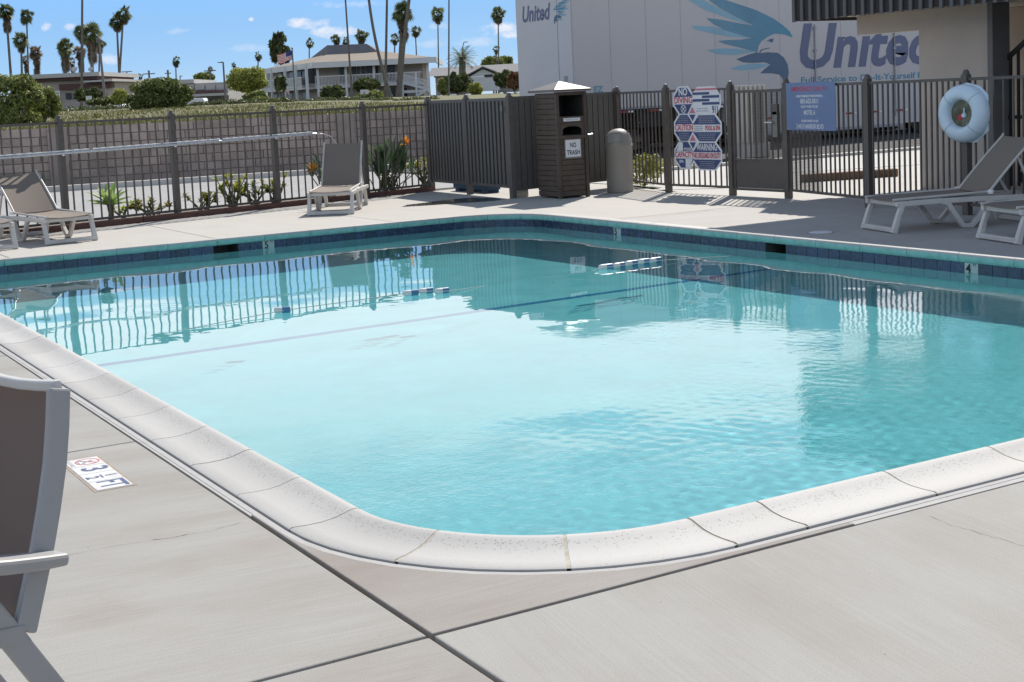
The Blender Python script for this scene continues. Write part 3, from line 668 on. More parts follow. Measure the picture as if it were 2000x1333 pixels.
for x in (4.66, 6.40, 8.17):
    p = fl_pt(x, 0, .05); t_ = (x-pA.x)/(pB.x-pA.x); zz = pA.lerp(pB, t_).z
    obj('hanger', MB().box((p.x, p.y, zz-.01), (.03, .06, .05)), mat('white_tube', (.75, .75, .75)), pole)

# ------------------------------------------------------------------ planted bed behind the left fence
bed = MB(); bed.bar([(-2, fenceY(-2)+.26, -.02), (11.3, fenceY(11.3)+.26, -.02)], .62, .12); obj('planted_bed', bed, m_soil, kind='structure')
ed = thing('timber_edging', 'dark red timber edging along the foot of the left fence', 'edging', (0, fenceY(0)-.09, 0))
for k in range(7):
    a = -2.0+k*1.95; b = min(a+1.94, 11.3); obj('edging_board', MB().bar([(a, fenceY(a)-.1, .035), (b, fenceY(b)-.1, .035)], .05, .10), mat('red_timber', (.12, .06, .05), .85, .3, 5, .4, 30, stretch=(1, 1, 6)), ed, bevel=.006)
def leaf(mb, base, d, L_, w, droop=.3, fold=.15, seg=4, up=Z, tip=.1):
    """one tapering leaf, curved, folded along its midrib"""
    d = Vector(d).normalized(); sd = d.cross(up)
    sd = sd.normalized() if sd.length > .01 else Vector((1, 0, 0)); n = sd.cross(d); b = len(mb.v); p = Vector(base); dd = d.copy()
    prof = [.35, .85, 1.0, .8, tip, .05][:seg+1] if seg >= 4 else [.5, 1, tip]
    prof = [(.30+.7*math.sin(PI*min(1, (i/seg)*.85+.12))) if i < seg else tip for i in range(seg+1)]
    for i in range(seg+1):
        ww = w*prof[i]/2
        mb.v += [tuple(p - sd*ww + n*fold*ww), tuple(p), tuple(p + sd*ww + n*fold*ww)]
        dd = (dd - Z*droop/seg).normalized(); p = p + dd*(L_/seg)
    for i in range(seg):
        a = b+i*3; mb.f += [(a, a+1, a+4, a+3), (a+1, a+2, a+5, a+4)]
def fol(name, c, c2, var=.5, trans=0):
    """foliage material: hue varies leaf by leaf through position noise"""
    if name in _mats: return _mats[name]
    m = bpy.data.materials.new(name); m.use_nodes = True; nt = m.node_tree; b = nt.nodes['Principled BSDF']
    g = N(nt, 'ShaderNodeNewGeometry')
    r = ramp(nt, [(0, c), (1, c2)]); nt.links.new(g.outputs['Random Per Island'], r.inputs[0])
    n1 = N(nt, 'ShaderNodeTexNoise', i_Scale=1.1, i_Detail=3.0); nt.links.new(g.outputs['Position'], n1.inputs['Vector'])
    r2 = ramp(nt, [(.3, .75), (.7, 1.25)]); nt.links.new(n1.outputs[0], r2.inputs[0]); col = mixc(nt, 1.0, r.outputs[0], r2.outputs[0], 'MULTIPLY')
    nt.links.new(col, b.inputs['Base Color']); b.inputs['Roughness'].default_value = .55; b.inputs['Specular IOR Level'].default_value = .35
    tr = N(nt, 'ShaderNodeBsdfTranslucent'); nt.links.new(col, tr.inputs[0]); mx = N(nt, 'ShaderNodeMixShader'); mx.inputs[0].default_value = .3
    nt.links.new(b.outputs[0], mx.inputs[1]); nt.links.new(tr.outputs[0], mx.inputs[2]); nt.links.new(mx.outputs[0], nt.nodes['Material Output'].inputs[0]); _mats[name] = m; return m
f_agave = fol('agave_leaf', (.22, .36, .10), (.42, .52, .20)); f_succ = fol('succulent_leaf', (.16, .22, .03), (.42, .38, .05)); f_succ2 = fol('dark_succulent_leaf', (.05, .10, .02), (.16, .2, .05))
f_bop = fol('strelitzia_leaf', (.045, .09, .035), (.14, .2, .1)); f_bud = fol('orange_petal', (.75, .22, .02), (.85, .42, .04)); m_stem = mat('plant_stem', (.12, .12, .05), .8, .3, 20)
f_tree = fol('tree_leaf', (.05, .075, .02), (.24, .27, .08)); f_bush = fol('olive_bush_leaf', (.08, .12, .025), (.38, .40, .13)); f_dark = fol('dark_bush_leaf', (.04, .06, .02), (.17, .19, .07))
f_yel = fol('lime_bush_leaf', (.17, .2, .03), (.42, .42, .10)); f_red = fol('reddish_bush_leaf', (.12, .06, .03), (.28, .15, .07)); f_palm = fol('palm_frond', (.045, .06, .025), (.2, .22, .09)); f_dead = fol('dead_frond', (.13, .10, .07), (.26, .2, .14))
f_grass = fol('grass_blade', (.07, .08, .02), (.19, .19, .06)); m_bark = mat('palm_bark', (.17, .145, .12), .95, .3, 8, .5, 30, dirt=.3); m_barkg = mat('grey_bark', (.23, .21, .19), .95, .25, 6, .5, 30)
bx = G(212, 423)
def bedpt(px, py, off=.24):
    r = ray(px, py); x = r.x*((fenceY(0)+off)/(r.y-.26*r.x)); return Vector((x, fenceY(x)+off, .04))
def gpx(px, off=.24):
    return bedpt(px, 300, off)
# agave on a short trunk
p = gpx(207); ag = thing('agave', 'pale green rosette agave on a short trunk behind the left fence', 'plant', p)
obj('trunk', MB().tube([p, p+Z*.12+X1*.01, p+Z*.25], [.045, .04, .05], 8), mat('agave_trunk', (.12, .09, .07), .9, .3, 20), ag, smooth=True)
mb = MB()
for k in range(20):
    w = k*2.4; e = .25+1.15*((k % 20)/20); mb2 = Vector((math.cos(w)*math.cos(e), math.sin(w)*math.cos(e), math.sin(e))); leaf(mb, p+Z*.22, mb2, rnd.uniform(.30, .42), .12, .35, .5, 5, tip=.03)
obj('rosette', mb, f_agave, ag, smooth='full', recalc=False)
def succulent(px, w, h, m, label, n=60, stem=False, lf=.09, name='succulent_bush'):
    p = gpx(px, rnd.uniform(.15, .33)); t = thing(name, label, 'plant', p); ms_ = MB(); ml = MB()
    for k in range(max(4, n//9)):
        tip = p + Vector((rnd.uniform(-w/2, w/2), rnd.uniform(-.12, .16), rnd.uniform(h*.45, h))); mid = p.lerp(tip, .5)+Vector((rnd.uniform(-.05, .05), 0, .03))
        ms_.tube([p+Vector((rnd.uniform(-w/5, w/5), 0, 0)), mid, tip], [.012, .01, .007], 5)
        for j in range(11):
            a = j*2.4+k; e = .1+1.2*j/11; leaf(ml, tip + Z*rnd.uniform(-.04, 0), (math.cos(a)*math.cos(e), math.sin(a)*math.cos(e), math.sin(e)), lf*rnd.uniform(.7, 1.2), lf*.42, .2, .3, 3, tip=.35)
    obj('stems', ms_, m_stem, t); obj('foliage', ml, m, t, recalc=False); return t
f_mixed = fol('mixed_succulent_leaf', (.10, .17, .03), (.34, .26, .05))
succulent(232, .35, .22, fol('bright_succulent', (.28, .42, .05), (.5, .55, .08)), 'low bright lime succulent at the foot of the agave', 60)
succulent(285, .62, .24, f_mixed, 'low green and rusty succulent clump right of the agave', 150)
succulent(390, .55, .26, f_mixed, 'low green succulent clump just right of the second fence post', 130)
succulent(447, .55, .52, f_succ, 'tall yellow succulent bush on a forked stem behind the fence', 170)
succulent(492, .55, .38, f_succ2, 'dark green succulent clump between two yellow ones', 150)
succulent(533, .40, .46, f_succ, 'yellow succulent right beside the third fence post', 110)
succulent(828, .55, .55, f_mixed, 'yellow green clump beside the slatted enclosure', 160)
def bird(px, w, h, n, label, flowers=()):
    p = gpx(px, .22); t = thing('bird_of_paradise', label, 'plant', p); ml = MB(); ms_ = MB()
    for k in range(n):
        b0 = p + Vector((rnd.uniform(-w*.3, w*.3), rnd.uniform(-.1, .14), 0)); sp_ = rnd.uniform(-1, 1)
        tip = b0 + Vector((sp_*w*.5, rnd.uniform(-.12, .12), h*rnd.uniform(.35, .8))); ms_.tube([b0, b0.lerp(tip, .5)+Vector((-sp_*.03, 0, .03)), tip], [.012, .01, .007], 5)
        leaf(ml, tip, (sp_*.5, rnd.uniform(-.3, .3), 1.0), h*rnd.uniform(.32, .5), .12, .35, .5, 5, tip=.04)
    obj('stems', ms_, m_stem, t); obj('foliage', ml, f_bop, t, recalc=False)
    for fx0, fy0 in flowers:
        q = gpx(fx0, .22); r = ray(fx0, fy0); q = Vector((0, 0, EYE)) + r*(p.y/r.y); q = Vector((q.x, q.y, q.z))
        fl_ = obj('flower', MB().tube([p, p.lerp(q, .6)+Z*.05, q], [.010, .009, .008], 5), m_stem, t)
        pm_ = MB()
        for j in range(7): leaf(pm_, q, (-.6+.22*j, rnd.uniform(-.15, .15), .75+.12*math.sin(j)), rnd.uniform(.14, .19), .035, 0, .6, 3, tip=.05)
        leaf(pm_, q, (-1, 0, .05), .17, .035, 0, .8, 3, tip=.03)
        obj('petals', pm_, f_bud, fl_, recalc=False)
    return t
bird(758, .72, .78, 46, 'big bird of paradise with dark leaves and an orange flower by the fence', [(795, 283), (842, 325)])
bird(640, .42, .62, 20, 'bird of paradise half hidden behind the middle lounger', [(612, 336)])
# round little hedge behind the right fence beside the dustbin
# ------------------------------------------------------------------ loungers
def lounger(label, loc, rz, back=62, hg=1.28, group='white framed sling loungers round the pool'):
    """foot end at the origin, length along +x, width along y"""
    t = thing('sun_lounger', label, 'sun lounger', loc, rz, group)
    H = .30; w2 = .31; k0 = len(COL.objects)
    for s in (-1, 1):
        y = s*w2
        obj('side_rail', MB().bar([(.02, y, H), (.5, y, H+.005), (1.0, y, H), (1.45, y, H-.01), (1.86, y, H-.02)], .045, .055, (0, 1, 0)), m_wplastic, t, local=True, bevel=.008)
        # front leg: slanted, then the V shaped middle pair and the rear leg
        obj('leg', MB().bar([(.10, y, H), (.045, y, H-.12), (-.01, y, .0)], [.05, .05, .06], [.06, .05, .065], (0, 1, 0)), m_wplastic, t, local=True, bevel=.008)
        obj('leg', MB().bar([(.52, y, H+.01), (.62, y, H-.02), (.70, y, .16), (.80, y, .03), (.90, y, .025), (1.0, y, .12), (1.08, y, H-.05), (1.18, y, H)], .05, [.06, .06, .055, .055, .055, .055, .06, .05], (0, 1, 0)), m_wplastic, t, local=True, bevel=.008)
        obj('leg', MB().bar([(1.48, y, H), (1.56, y, .18), (1.64, y, .0)], .05, .06, (0, 1, 0)), m_wplastic, t, local=True, bevel=.008)
    obj('foot_bar', MB().bar([(-.005, -w2, .035), (-.005, w2, .035)], .06, .05), m_wplastic, t, local=True, bevel=.008)
    obj('end_rail', MB().bar([(.08, -w2, H+.0), (.08, w2, H+.0)], .05, .05), m_wplastic, t, local=True, bevel=.008)
    obj('rear_bar', MB().bar([(1.64, -w2, .03), (1.64, w2, .03)], .05, .05), m_wplastic, t, local=True, bevel=.008)
    # sling seat: sagging sheet with thickness
    def sling(P, name, sag=.018):
        mb = MB(); nu, nv = len(P), 7
        for (x, z), nrm in P:
            for j in range(nv):
                v = -1+2*j/(nv-1); sg = -sag*(1-v*v); mb.v.append((x+nrm[0]*sg, v*.285, z+nrm[1]*sg))
        top = len(mb.v)
        mb.v += [(x, y, z-.006) for x, y, z in mb.v[:top]]
        for i in range(nu-1):
            for j in range(nv-1):
                a = i*nv+j; mb.f.append((a, a+1, a+nv+1, a+nv)); mb.f.append((top+a, top+a+nv, top+a+nv+1, top+a+1))
        for i in range(nu-1):
            for j in (0, nv-1): a = i*nv+j; mb.f.append((a, a+nv, top+a+nv, top+a))
        for i in (0, nu-1):
            for j in range(nv-1): a = i*nv+j; mb.f.append((a, a+1, top+a+1, top+a))
        return obj(name, mb, m_sling, t, local=True, smooth=True)
    zs = H+.065
    sling([((.02+.09*k, zs-.01+(-.012 if k == 0 else 0)), (0, 1)) for k in range(15)], 'seat_sling')
    b = math.radians(back); Lb = .78
    bp = [((hg+math.cos(b)*Lb*k/8, zs+math.sin(b)*Lb*k/8+.012*math.sin(PI*k/8)), (-math.sin(b), math.cos(b))) for k in range(9)]
    sling(bp, 'back_sling')
    m_fr = mat('sling_frame', (.50, .47, .43), .45, .08, 8)
    for s in (-1, 1):
        obj('seat_tube', MB().tube([(.0, s*.29, zs-.02), (hg, s*.29, zs)], .014, 8), m_fr, t, local=True, smooth=True)
        obj('back_tube', MB().tube([(hg, s*.29, zs)] + [(p[0][0], s*.29, p[0][1]) for p in bp[1:]] + [(bp[-1][0][0]+.01, s*.29, bp[-1][0][1]+.025)], .014, 8), m_fr, t, local=True, smooth=True)
        obj('hinge_knob', MB().lathe([(0, -.02), (.03, -.02), (.034, 0), (.03, .02), (0, .02)], n=12), mat('white_tube', (.75, .75, .75)), t, local=False if False else True, smooth=True).location = (hg, s*.315, zs)
        obj('back_prop', MB().bar([(hg+math.cos(b)*.5, s*.27, zs+math.sin(b)*.5), (hg+math.cos(b)*.42+.16, s*.27, zs+.14), (1.72, s*.27, H)], .02, .03, (0, 1, 0)), m_wplastic, t, local=True, bevel=.004)
    return t
lounger('taupe sling lounger with upright back by the fence, left of the slatted enclosure', (8.07, 18.86, 0), math.radians(58), 52, 1.15)
lounger('taupe sling lounger with raised back near the left edge, whole in view', (4.22, 18.16, 0), math.radians(99), 38, 1.12)
lounger('sling lounger cut by the left edge, only its white legs showing', (3.20, 17.98, 0), math.radians(98), 20)
lounger('taupe sling lounger below the life ring, back raised high', (10.88, 10.85, 0), math.radians(-16), 45, 1.13)
lounger('sling lounger at the right edge nearest the water, mostly out of view', (10.83, 9.24, 0), math.radians(-16), 20, 1.13)

# near sling chair, cut by the left edge
def near_chair():
    o = at(112, 752, 3.0); S1 = o; zt = o.z
    f = (-_R*.72 - Vector((FW.x, FW.y, 0)).normalized()*.69).normalized(); wd = Vector((f.y, -f.x, 0))     # facing, and towards the far stile
    if wd.dot(Vector((FW.x, FW.y, 0))) < 0: wd = -wd
    base_ = Vector((o.x, o.y, 0)) + f*.30
    t = thing('sling_chair', 'near sling armchair seen from behind its arm at the left edge', 'chair', (base_.x, base_.y, 0))
    m_fr = mat('chair_frame', (.30, .295, .29), .4, .05, 6, spec=.5); m_sl = mat('chair_sling', (.185, .135, .11), .9, .05, 500, .3, 600); m_sl2 = mat('chair_sling_edge', (.06, .048, .045), .9, .05, 300)
    def stile(px_pts, dep): return [at(x, y, d) for (x, y), d in zip(px_pts, dep)]
    A = stile([(114, 759), (112, 830), (107, 905), (94, 1000), (82, 1070), (64, 1155), (47, 1235)], [3.0, 2.985, 2.97, 2.945, 2.925, 2.90, 2.875])
    Wd = .54
    B = [p + wd*Wd for p in A]
    for P, nm in ((A, 'back_stile'), (B, 'back_stile')):
        obj(nm, MB().bar(P, .024, .048, wd), m_fr, t, bevel=.006)
    mb = MB(); nv = 8
    for i, (p, q_) in enumerate(zip(A, B)):
        for j in range(nv):
            v = j/(nv-1); sg = .018*(1-(2*v-1)**2); mb.v.append(tuple(p.lerp(q_, v) + f*(-.012-sg*0) - f*sg + Z*(-.012 if i == 0 else 0) - Z*.02*(1-(2*v-1)**2)*(i == 0)))
    n_ = len(mb.v); mb.v += [(x-f.x*.008, y-f.y*.008, z) for x, y, z in mb.v]
    nu = len(A)
    for i in range(nu-1):
        for j in range(nv-1): a = i*nv+j; mb.f.append((a, a+1, a+nv+1, a+nv)); mb.f.append((n_+a, n_+a+nv, n_+a+nv+1, n_+a+1))
    for j in range(nv-1): mb.f.append((j, n_+j, n_+j+1, j+1))
    obj('back_sling', mb, m_sl, t, smooth=True)
    obj('top_rail', MB().bar([A[0].lerp(B[0], k/6) + Z*(.006-.02*math.sin(PI*k/6)) for k in range(7)], .022, .024), mat('chair_rail', (.5, .49, .47), .4, .05, 5), t, bevel=.006)
    arm = [at(122, 1090, 2.93), at(66, 1098, 2.86), at(0, 1105, 2.78), at(-90, 1112, 2.68)]
    obj('armrest', MB().bar(arm, [.045, .056, .06, .055], [.026, .030, .030, .028], wd), m_fr, t, bevel=.008)
    obj('armrest', MB().bar([p+wd*(Wd+.02) for p in arm], .055, .026, wd), m_fr, t, bevel=.008)
    l0 = at(-70, 1138, 2.80); l1 = at(20, 1243, 2.86); l2 = at(100, 1342, 2.92); k_ = (l2-l1).normalized(); l3 = l2 + k_*((l2.z)/(-k_.z))
    for off in (0, Wd+.01): obj('rear_leg', MB().bar([l0+wd*off, l1+wd*off, l2+wd*off, l3+wd*off], .028, .052, wd), m_fr, t, bevel=.006)
    s0 = A[-1]+f*.02; seat = [A[-1]-Z*.0, A[-1]+f*.45+Z*.03]
    for off in (0, Wd):
        obj('seat_rail', MB().bar([p+wd*off for p in seat], .026, .04, wd), m_fr, t, bevel=.006)
        fp = A[-1]+f*.45+wd*off; obj('front_leg', MB().bar([fp+Z*.2, fp-Z*.02, Vector((fp.x+f.x*.05, fp.y+f.y*.05, 0))], .026, .045, wd), m_fr, t, bevel=.006)
    mb = MB(); P4 = [A[-1], A[-1]+f*.45+Z*.03, A[-1]+f*.45+Z*.03+wd*Wd, A[-1]+wd*Wd]; mb.v = [tuple(p+Z*.012) for p in P4]+[tuple(p+Z*.004) for p in P4]; mb.f = [(0, 1, 2, 3), (7, 6, 5, 4), (0, 4, 5, 1), (1, 5, 6, 2), (2, 6, 7, 3), (3, 7, 4, 0)]
    obj('seat_sling', mb, m_sl, t)
near_chair()

# depth marker set in the near deck: four tiles
mk = thing('depth_marker', 'white deck tiles reading 3 1/2 FT with a no diving symbol', 'depth marker', (1.51, 6.37, 0))
m_mk = mat('marker_tile', (.60, .595, .58), .45, .05, 6, dirt=.15, ds=9)
yy = [6.678, 6.523, 6.368, 6.213, 6.058]
for a, b in zip(yy[:-1], yy[1:]): obj('marker_tile', MB().bb((1.432, b+.002, -.01), (1.588, a-.002, .0035)), m_mk, mk, bevel=.001)
obj('marker_bed', MB().bb((1.418, 6.045, -.01), (1.602, 6.69, .0015)), mat('marker_bed', (.30, .25, .2), .9, .2, 20), mk)
zt = .0045; ax_, ay_ = -Y1, X1      # text reads along -Y, tops towards +X
text('lettering', '3', .165, m_signb, mk, (1.515, 6.445, zt), ax_, ay_, bold=.003)
text('lettering', '1', .07, m_signb, mk, (1.55, 6.29, zt), ax_, ay_, bold=.002); text('lettering', '2', .08, m_signb, mk, (1.468, 6.285, zt), ax_, ay_, bold=.002)
obj('lettering', MB().bb((1.508, 6.262, .0036), (1.514, 6.315, zt+.001)), m_signb, mk)
text('lettering', 'FT', .165, m_signb, mk, (1.515, 6.135, zt), ax_, ay_, width=.125, bold=.002)
rg_ = MB()
for k in range(28):
    w0, w1 = 2*PI*k/28, 2*PI*(k+1)/28
    rg_.add([(1.525+.056*math.cos(w0), 6.60+.056*math.sin(w0), zt), (1.525+.056*math.cos(w1), 6.60+.056*math.sin(w1), zt), (1.525+.05*math.cos(w1), 6.60+.05*math.sin(w1), zt), (1.525+.05*math.cos(w0), 6.60+.05*math.sin(w0), zt)], [(0, 1, 2, 3)])
rg_.bar([(1.49, 6.64, zt), (1.56, 6.56, zt)], .006, .0004)
obj('no_symbol', rg_, m_signr, mk, recalc=False)
obj('diver_figure', MB().bar([(1.50, 6.575, zt+.0002), (1.52, 6.60, zt+.0002), (1.55, 6.61, zt+.0002)], .012, .0004).bar([(1.515, 6.60, zt+.0002), (1.50, 6.63, zt+.0002)], .008, .0004).box((1.485, 6.60, zt), (.006, .07, .0004)), m_signg, mk)
text('lettering', 'NO DIVING', .03, m_signg, mk, (1.448, 6.60, zt), ax_, ay_, width=.12)

# ------------------------------------------------------------------ float rope on the pool
rope = thing('float_rope', 'blue and white lane floats on a rope across the pool', 'pool rope', (2.17, 10.45, -.14))
m_fw = mat('float_white', (.62, .62, .6), .4, .05, 8); m_fb = mat('float_blue', (.06, .17, .30), .4, .1, 8); m_rope = mat('rope', (.45, .45, .42), .8, .1, 60)
def wp(px, py, z=-.115): return G(px, py, z)
rp = [Vector((2.18, 10.75, -.17))] + [wp(552, 607), wp(788, 574), wp(845, 569), wp(878, 569)] + [wp(1020, 548, -.17), wp(1150, 531, -.15), wp(1175, 524), wp(1222, 518), wp(1290, 509), Vector((9.75, 11.25, -.16))]
obj('rope_line', MB().tube(rp, .0035, 6), m_rope, rope, smooth=True)
def flo(a, b):
    a, b = wp(*a), wp(*b); d = (b-a); n = d.length; t_ = d.normalized(); r = .028
    prof = [(0, r*.5), (.06, r*.85), (.16, r), (.84, r), (.94, r*.85), (1, r*.5)]
    o = obj('float', MB().tube([a+d*s for s, _ in prof], [q for _, q in prof], 12), m_fw, rope, smooth=True)
    obj('float_band', MB().tube([a+d*.5, a+d*.97], r*1.02, 12), m_fb, o, smooth=True)
for a, b in (((535, 607), (568, 605)), ((787, 574), (817, 571)), ((818, 570), (845, 567)), ((850, 570), (876, 567)), ((1170, 523), (1196, 520)), ((1198, 520), (1219, 517)), ((1221, 516), (1244, 513)), ((1245, 512), (1267, 510)), ((1268, 510), (1290, 507))): flo(a, b)
# round skimmer lid on the far right deck
lid = thing('skimmer_lid', 'round pale plastic lid set in the shaded deck at right', 'lid', (10.42, 11.25, 0))
obj('lid', MB().lathe([(0, .006), (.118, .006), (.126, .004), (.128, -.005)], (10.42, 11.25, 0), 32), mat('lid_plastic', (.62, .62, .66), .5, .05, 9), lid, smooth=True)
obj('lid_ring', MB().lathe([(.128, .003), (.15, .003), (.152, -.005)], (10.42, 11.25, 0), 32), mat('lid_ring', (.25, .24, .24), .8, .1, 9), lid, smooth=True)
obj('puddle', MB().prism([(9.35, 19.15), (9.75, 19.0), (10.2, 18.9), (10.7, 18.75), (11.0, 18.85), (11.05, 19.3), (10.9, 19.75), (10.4, 19.75), (10.0, 19.55), (9.6, 19.45)], -.005, .0025), mat('wet_puddle', (.06, .06, .055), .04, .2, 6, spec=.6), kind='structure')

# ------------------------------------------------------------------ slatted enclosure
m_slat = mat('enclosure_paint', (.10, .094, .086), .5, .12, 10, spec=.45)
E0, E1, E2 = Vector((11.36, 22.02, 0)), Vector((11.18, 18.93, 0)), Vector((13.48, 19.38, 0))
en = thing('slatted_enclosure', 'dark bronze enclosure of upright metal slats with double gates', 'enclosure', E1)
def slats(a, b, n, z0, z1, w, name='slat', proud=.012):
    a, b = Vector(a), Vector(b); d = (b-a); ln = d.length; d.normalize(); nn = Vector((d.y, -d.x, 0))
    if nn.y > 0 and abs(nn.y) > .5: nn = -nn
    if nn.x > 0 and abs(nn.x) > .5: nn = -nn
    for i in range(n):
        c = a + d*(ln*(i+.5)/n); c.z = (z0+z1)/2
        obj(name, MB().box(c+nn*proud, (ln/n*w, .028, z1-z0), (d, nn, Z)), m_slat, en)
    c = (a+b)/2; c.z = (z0+z1)/2
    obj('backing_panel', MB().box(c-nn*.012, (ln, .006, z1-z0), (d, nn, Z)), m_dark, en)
    for z in (z0-.02, z1+.02): obj('rail', MB().bar([Vector((a.x, a.y, z)), Vector((b.x, b.y, z))], .04, .05), m_slat, en)
Em = E0.lerp(E1, .50)
dE = (E1-E0).normalized()
slats(E0+dE*.05, Em-dE*.05, 12, .20, 1.52, .56); slats(Em+dE*.05, E1-dE*.05, 11, .20, 1.52, .56)
dF = (E2-E1).normalized(); slats(E1+dF*.05, E2-dF*.05, 18, .16, 1.53, .88, proud=.006)
for p in (E0, Em, E1, E2): post(en, p.x, p.y, 1.58, .085, .05)
obj('wheel_post', MB().bb((E1.x-.04, E1.y-.05, 0), (E1.x+.04, E1.y+.03, .2)), m_slat, en)
obj('padlock', MB().box((E1.x-.06, E1.y+.14, 1.40), (.02, .05, .09)), m_lock, en)
def vpx(px, py, y): return onY(px, py, y)
p_ = G(885, 384); obj_b = thing('pallet', 'blue plastic pallet lying under the slatted gate', 'pallet', (11.55, 20.9, 0))
obj('deck_board', MB().bb((11.5, 20.3, .05), (11.75, 21.5, .19)), mat('blue_plastic', (.035, .09, .16), .6, .2, 6), obj_b, bevel=.01)
for yy_ in (20.4, 20.9, 21.4): obj('skid', MB().bb((11.52, yy_-.06, 0), (11.74, yy_+.06, .05)), mat('blue_plastic', (.1, .2, .3)), obj_b)
wb = thing('timber_block', 'pale timber block under the enclosure corner', 'block', (11.42, 19.05, 0)); obj('block', MB().bb((11.30, 19.0, 0), (11.50, 19.12, .15)), mat('raw_timber', (.42, .36, .28), .8, .2, 5, stretch=(1, 1, 8)), wb, bevel=.006)

# ------------------------------------------------------------------ brown towel cabinet
m_cab = mat('brown_resin', (.085, .064, .05), .6, .2, 8, .3, 50)
CX, CY, CW, CD = 11.50, 18.07, .50, .60
cb = thing('towel_cabinet', 'brown slatted cabinet with a hipped top and a NO TRASH sign', 'cabinet', (CX+CW/2, CY+CD/2, 0))
def hpanel(a, b, z0, z1, n, out, parent=cb, m=m_cab, name='board'):
    a, b, out = Vector(a), Vector(b), Vector(out); d = (b-a); ln = d.length; d.normalize()
    for i in range(n):
        c = (a+b)/2; c.z = z0+(z1-z0)*(i+.5)/n; obj(name, MB().box(c+out*rnd.uniform(.004, .007), (ln, .014, (z1-z0)/n-.006), (d, out, Z)), m, parent, bevel=.003)
core = MB()
core.bb((CX+.01, CY+.01, .02), (CX+CW-.01, CY+CD-.01, .93)); obj('lower_core', core, m_dark, cb)
uc = MB(); uc.bb((CX+.012, CY+CD-.03, .93), (CX+CW-.012, CY+CD-.01, 1.6)).bb((CX+.012, CY+.01, .93), (CX+.03, CY+CD-.02, 1.6)).bb((CX+CW-.03, CY+.01, .93), (CX+CW-.012, CY+CD-.02, 1.6)).bb((CX+.03, CY+.03, 1.16), (CX+CW-.03, CY+CD-.03, 1.19)).bb((CX+.03, CY+.05, .93), (CX+CW-.03, CY+CD-.03, .96))
obj('upper_core', uc, m_dark, cb)
hpanel((CX, CY+.03, 0), (CX, CY+CD, 0), .03, .90, 11, (-1, 0, 0)); hpanel((CX, CY+.03, 0), (CX, CY+CD, 0), .96, 1.60, 8, (-1, 0, 0))
hpanel((CX+.04, CY, 0), (CX+CW-.04, CY, 0), .03, .90, 11, (0, -1, 0))
for x in (CX, CX+CW): obj('corner_post', MB().bb((x-.028, CY-.028, 0), (x+.028, CY+.03, 1.61)), m_cab, cb, bevel=.006)
obj('ledge', MB().bb((CX-.03, CY-.045, .90), (CX+CW+.03, CY+CD, .955)), m_cab, cb, bevel=.008)
obj('mid_rail', MB().bb((CX+.028, CY-.012, 1.14), (CX+CW-.028, CY+.02, 1.24)), m_cab, cb, bevel=.004)
obj('top_rail', MB().bb((CX+.028, CY-.012, 1.56), (CX+CW-.028, CY+.02, 1.61)), m_cab, cb, bevel=.004)
# arched opening: panel with the arch cut out
ap = [(-.23, 0), (-.17, 0), (-.17, .08)] + [(-.17*math.cos(w), .08+.055*math.sin(w)) for w in [PI*k/10 for k in range(1, 10)]] + [(.17, .08), (.17, 0), (.23, 0), (.23, .185), (-.23, .185)]
obj('arch_panel', MB().plate(ap, (CX+CW/2, CY-.006, .955), X1, Z, -Y1, .012), m_cab, cb)
obj('label_strip', MB().bb((CX+.10, CY-.022, 1.165), (CX+.40, CY-.013, 1.215)), m_signw, cb); text('lettering', 'TOWELS ONLY', .035, m_signg, cb, (CX+.25, CY-.0235, 1.19), X1, Z, width=.24)
obj('sign_frame', MB().bb((CX+.10, CY-.020, .60), (CX+.40, CY-.010, .90)), mat('sign_frame', (.2, .19, .18), .5, .1, 5), cb)
ns = obj('sign_card', MB().bb((CX+.115, CY-.024, .625), (CX+.385, CY-.020, .885)), m_signw, cb)
text('lettering', 'NO', .105, m_black, cb, (CX+.25, CY-.0255, .80), X1, Z, width=.11, bold=.002); text('lettering', 'TRASH', .10, m_black, cb, (CX+.25, CY-.0255, .69), X1, Z, width=.235, bold=.002)
rf = MB(); o_ = .085; zr = 1.615
rf.add([(CX-o_, CY-o_, zr), (CX+CW+o_, CY-o_, zr), (CX+CW+o_, CY+CD+o_, zr), (CX-o_, CY+CD+o_, zr), (CX-o_, CY-o_, zr+.035), (CX+CW+o_, CY-o_, zr+.035), (CX+CW+o_, CY+CD+o_, zr+.035), (CX-o_, CY+CD+o_, zr+.035),
        (CX+.13, CY+.17, zr+.12), (CX+CW-.13, CY+.17, zr+.12), (CX+CW-.13, CY+CD-.17, zr+.12), (CX+.13, CY+CD-.17, zr+.12), (CX+CW/2, CY+CD/2, zr+.165)],
       [(3, 2, 1, 0), (0, 1, 5, 4), (1, 2, 6, 5), (2, 3, 7, 6), (3, 0, 4, 7), (4, 5, 9, 8), (5, 6, 10, 9), (6, 7, 11, 10), (7, 4, 8, 11), (8, 9, 12), (9, 10, 12), (10, 11, 12), (11, 8, 12)])
obj('hipped_top', rf, mat('taupe_top', (.15, .13, .115), .45, .1, 6, spec=.5), cb, bevel=.008)
obj('side_knob', MB().tube([(CX+CW+.02, CY, .94), (CX+CW+.13, CY-.0, .95)], .012, 8), m_alu, cb, smooth=True)

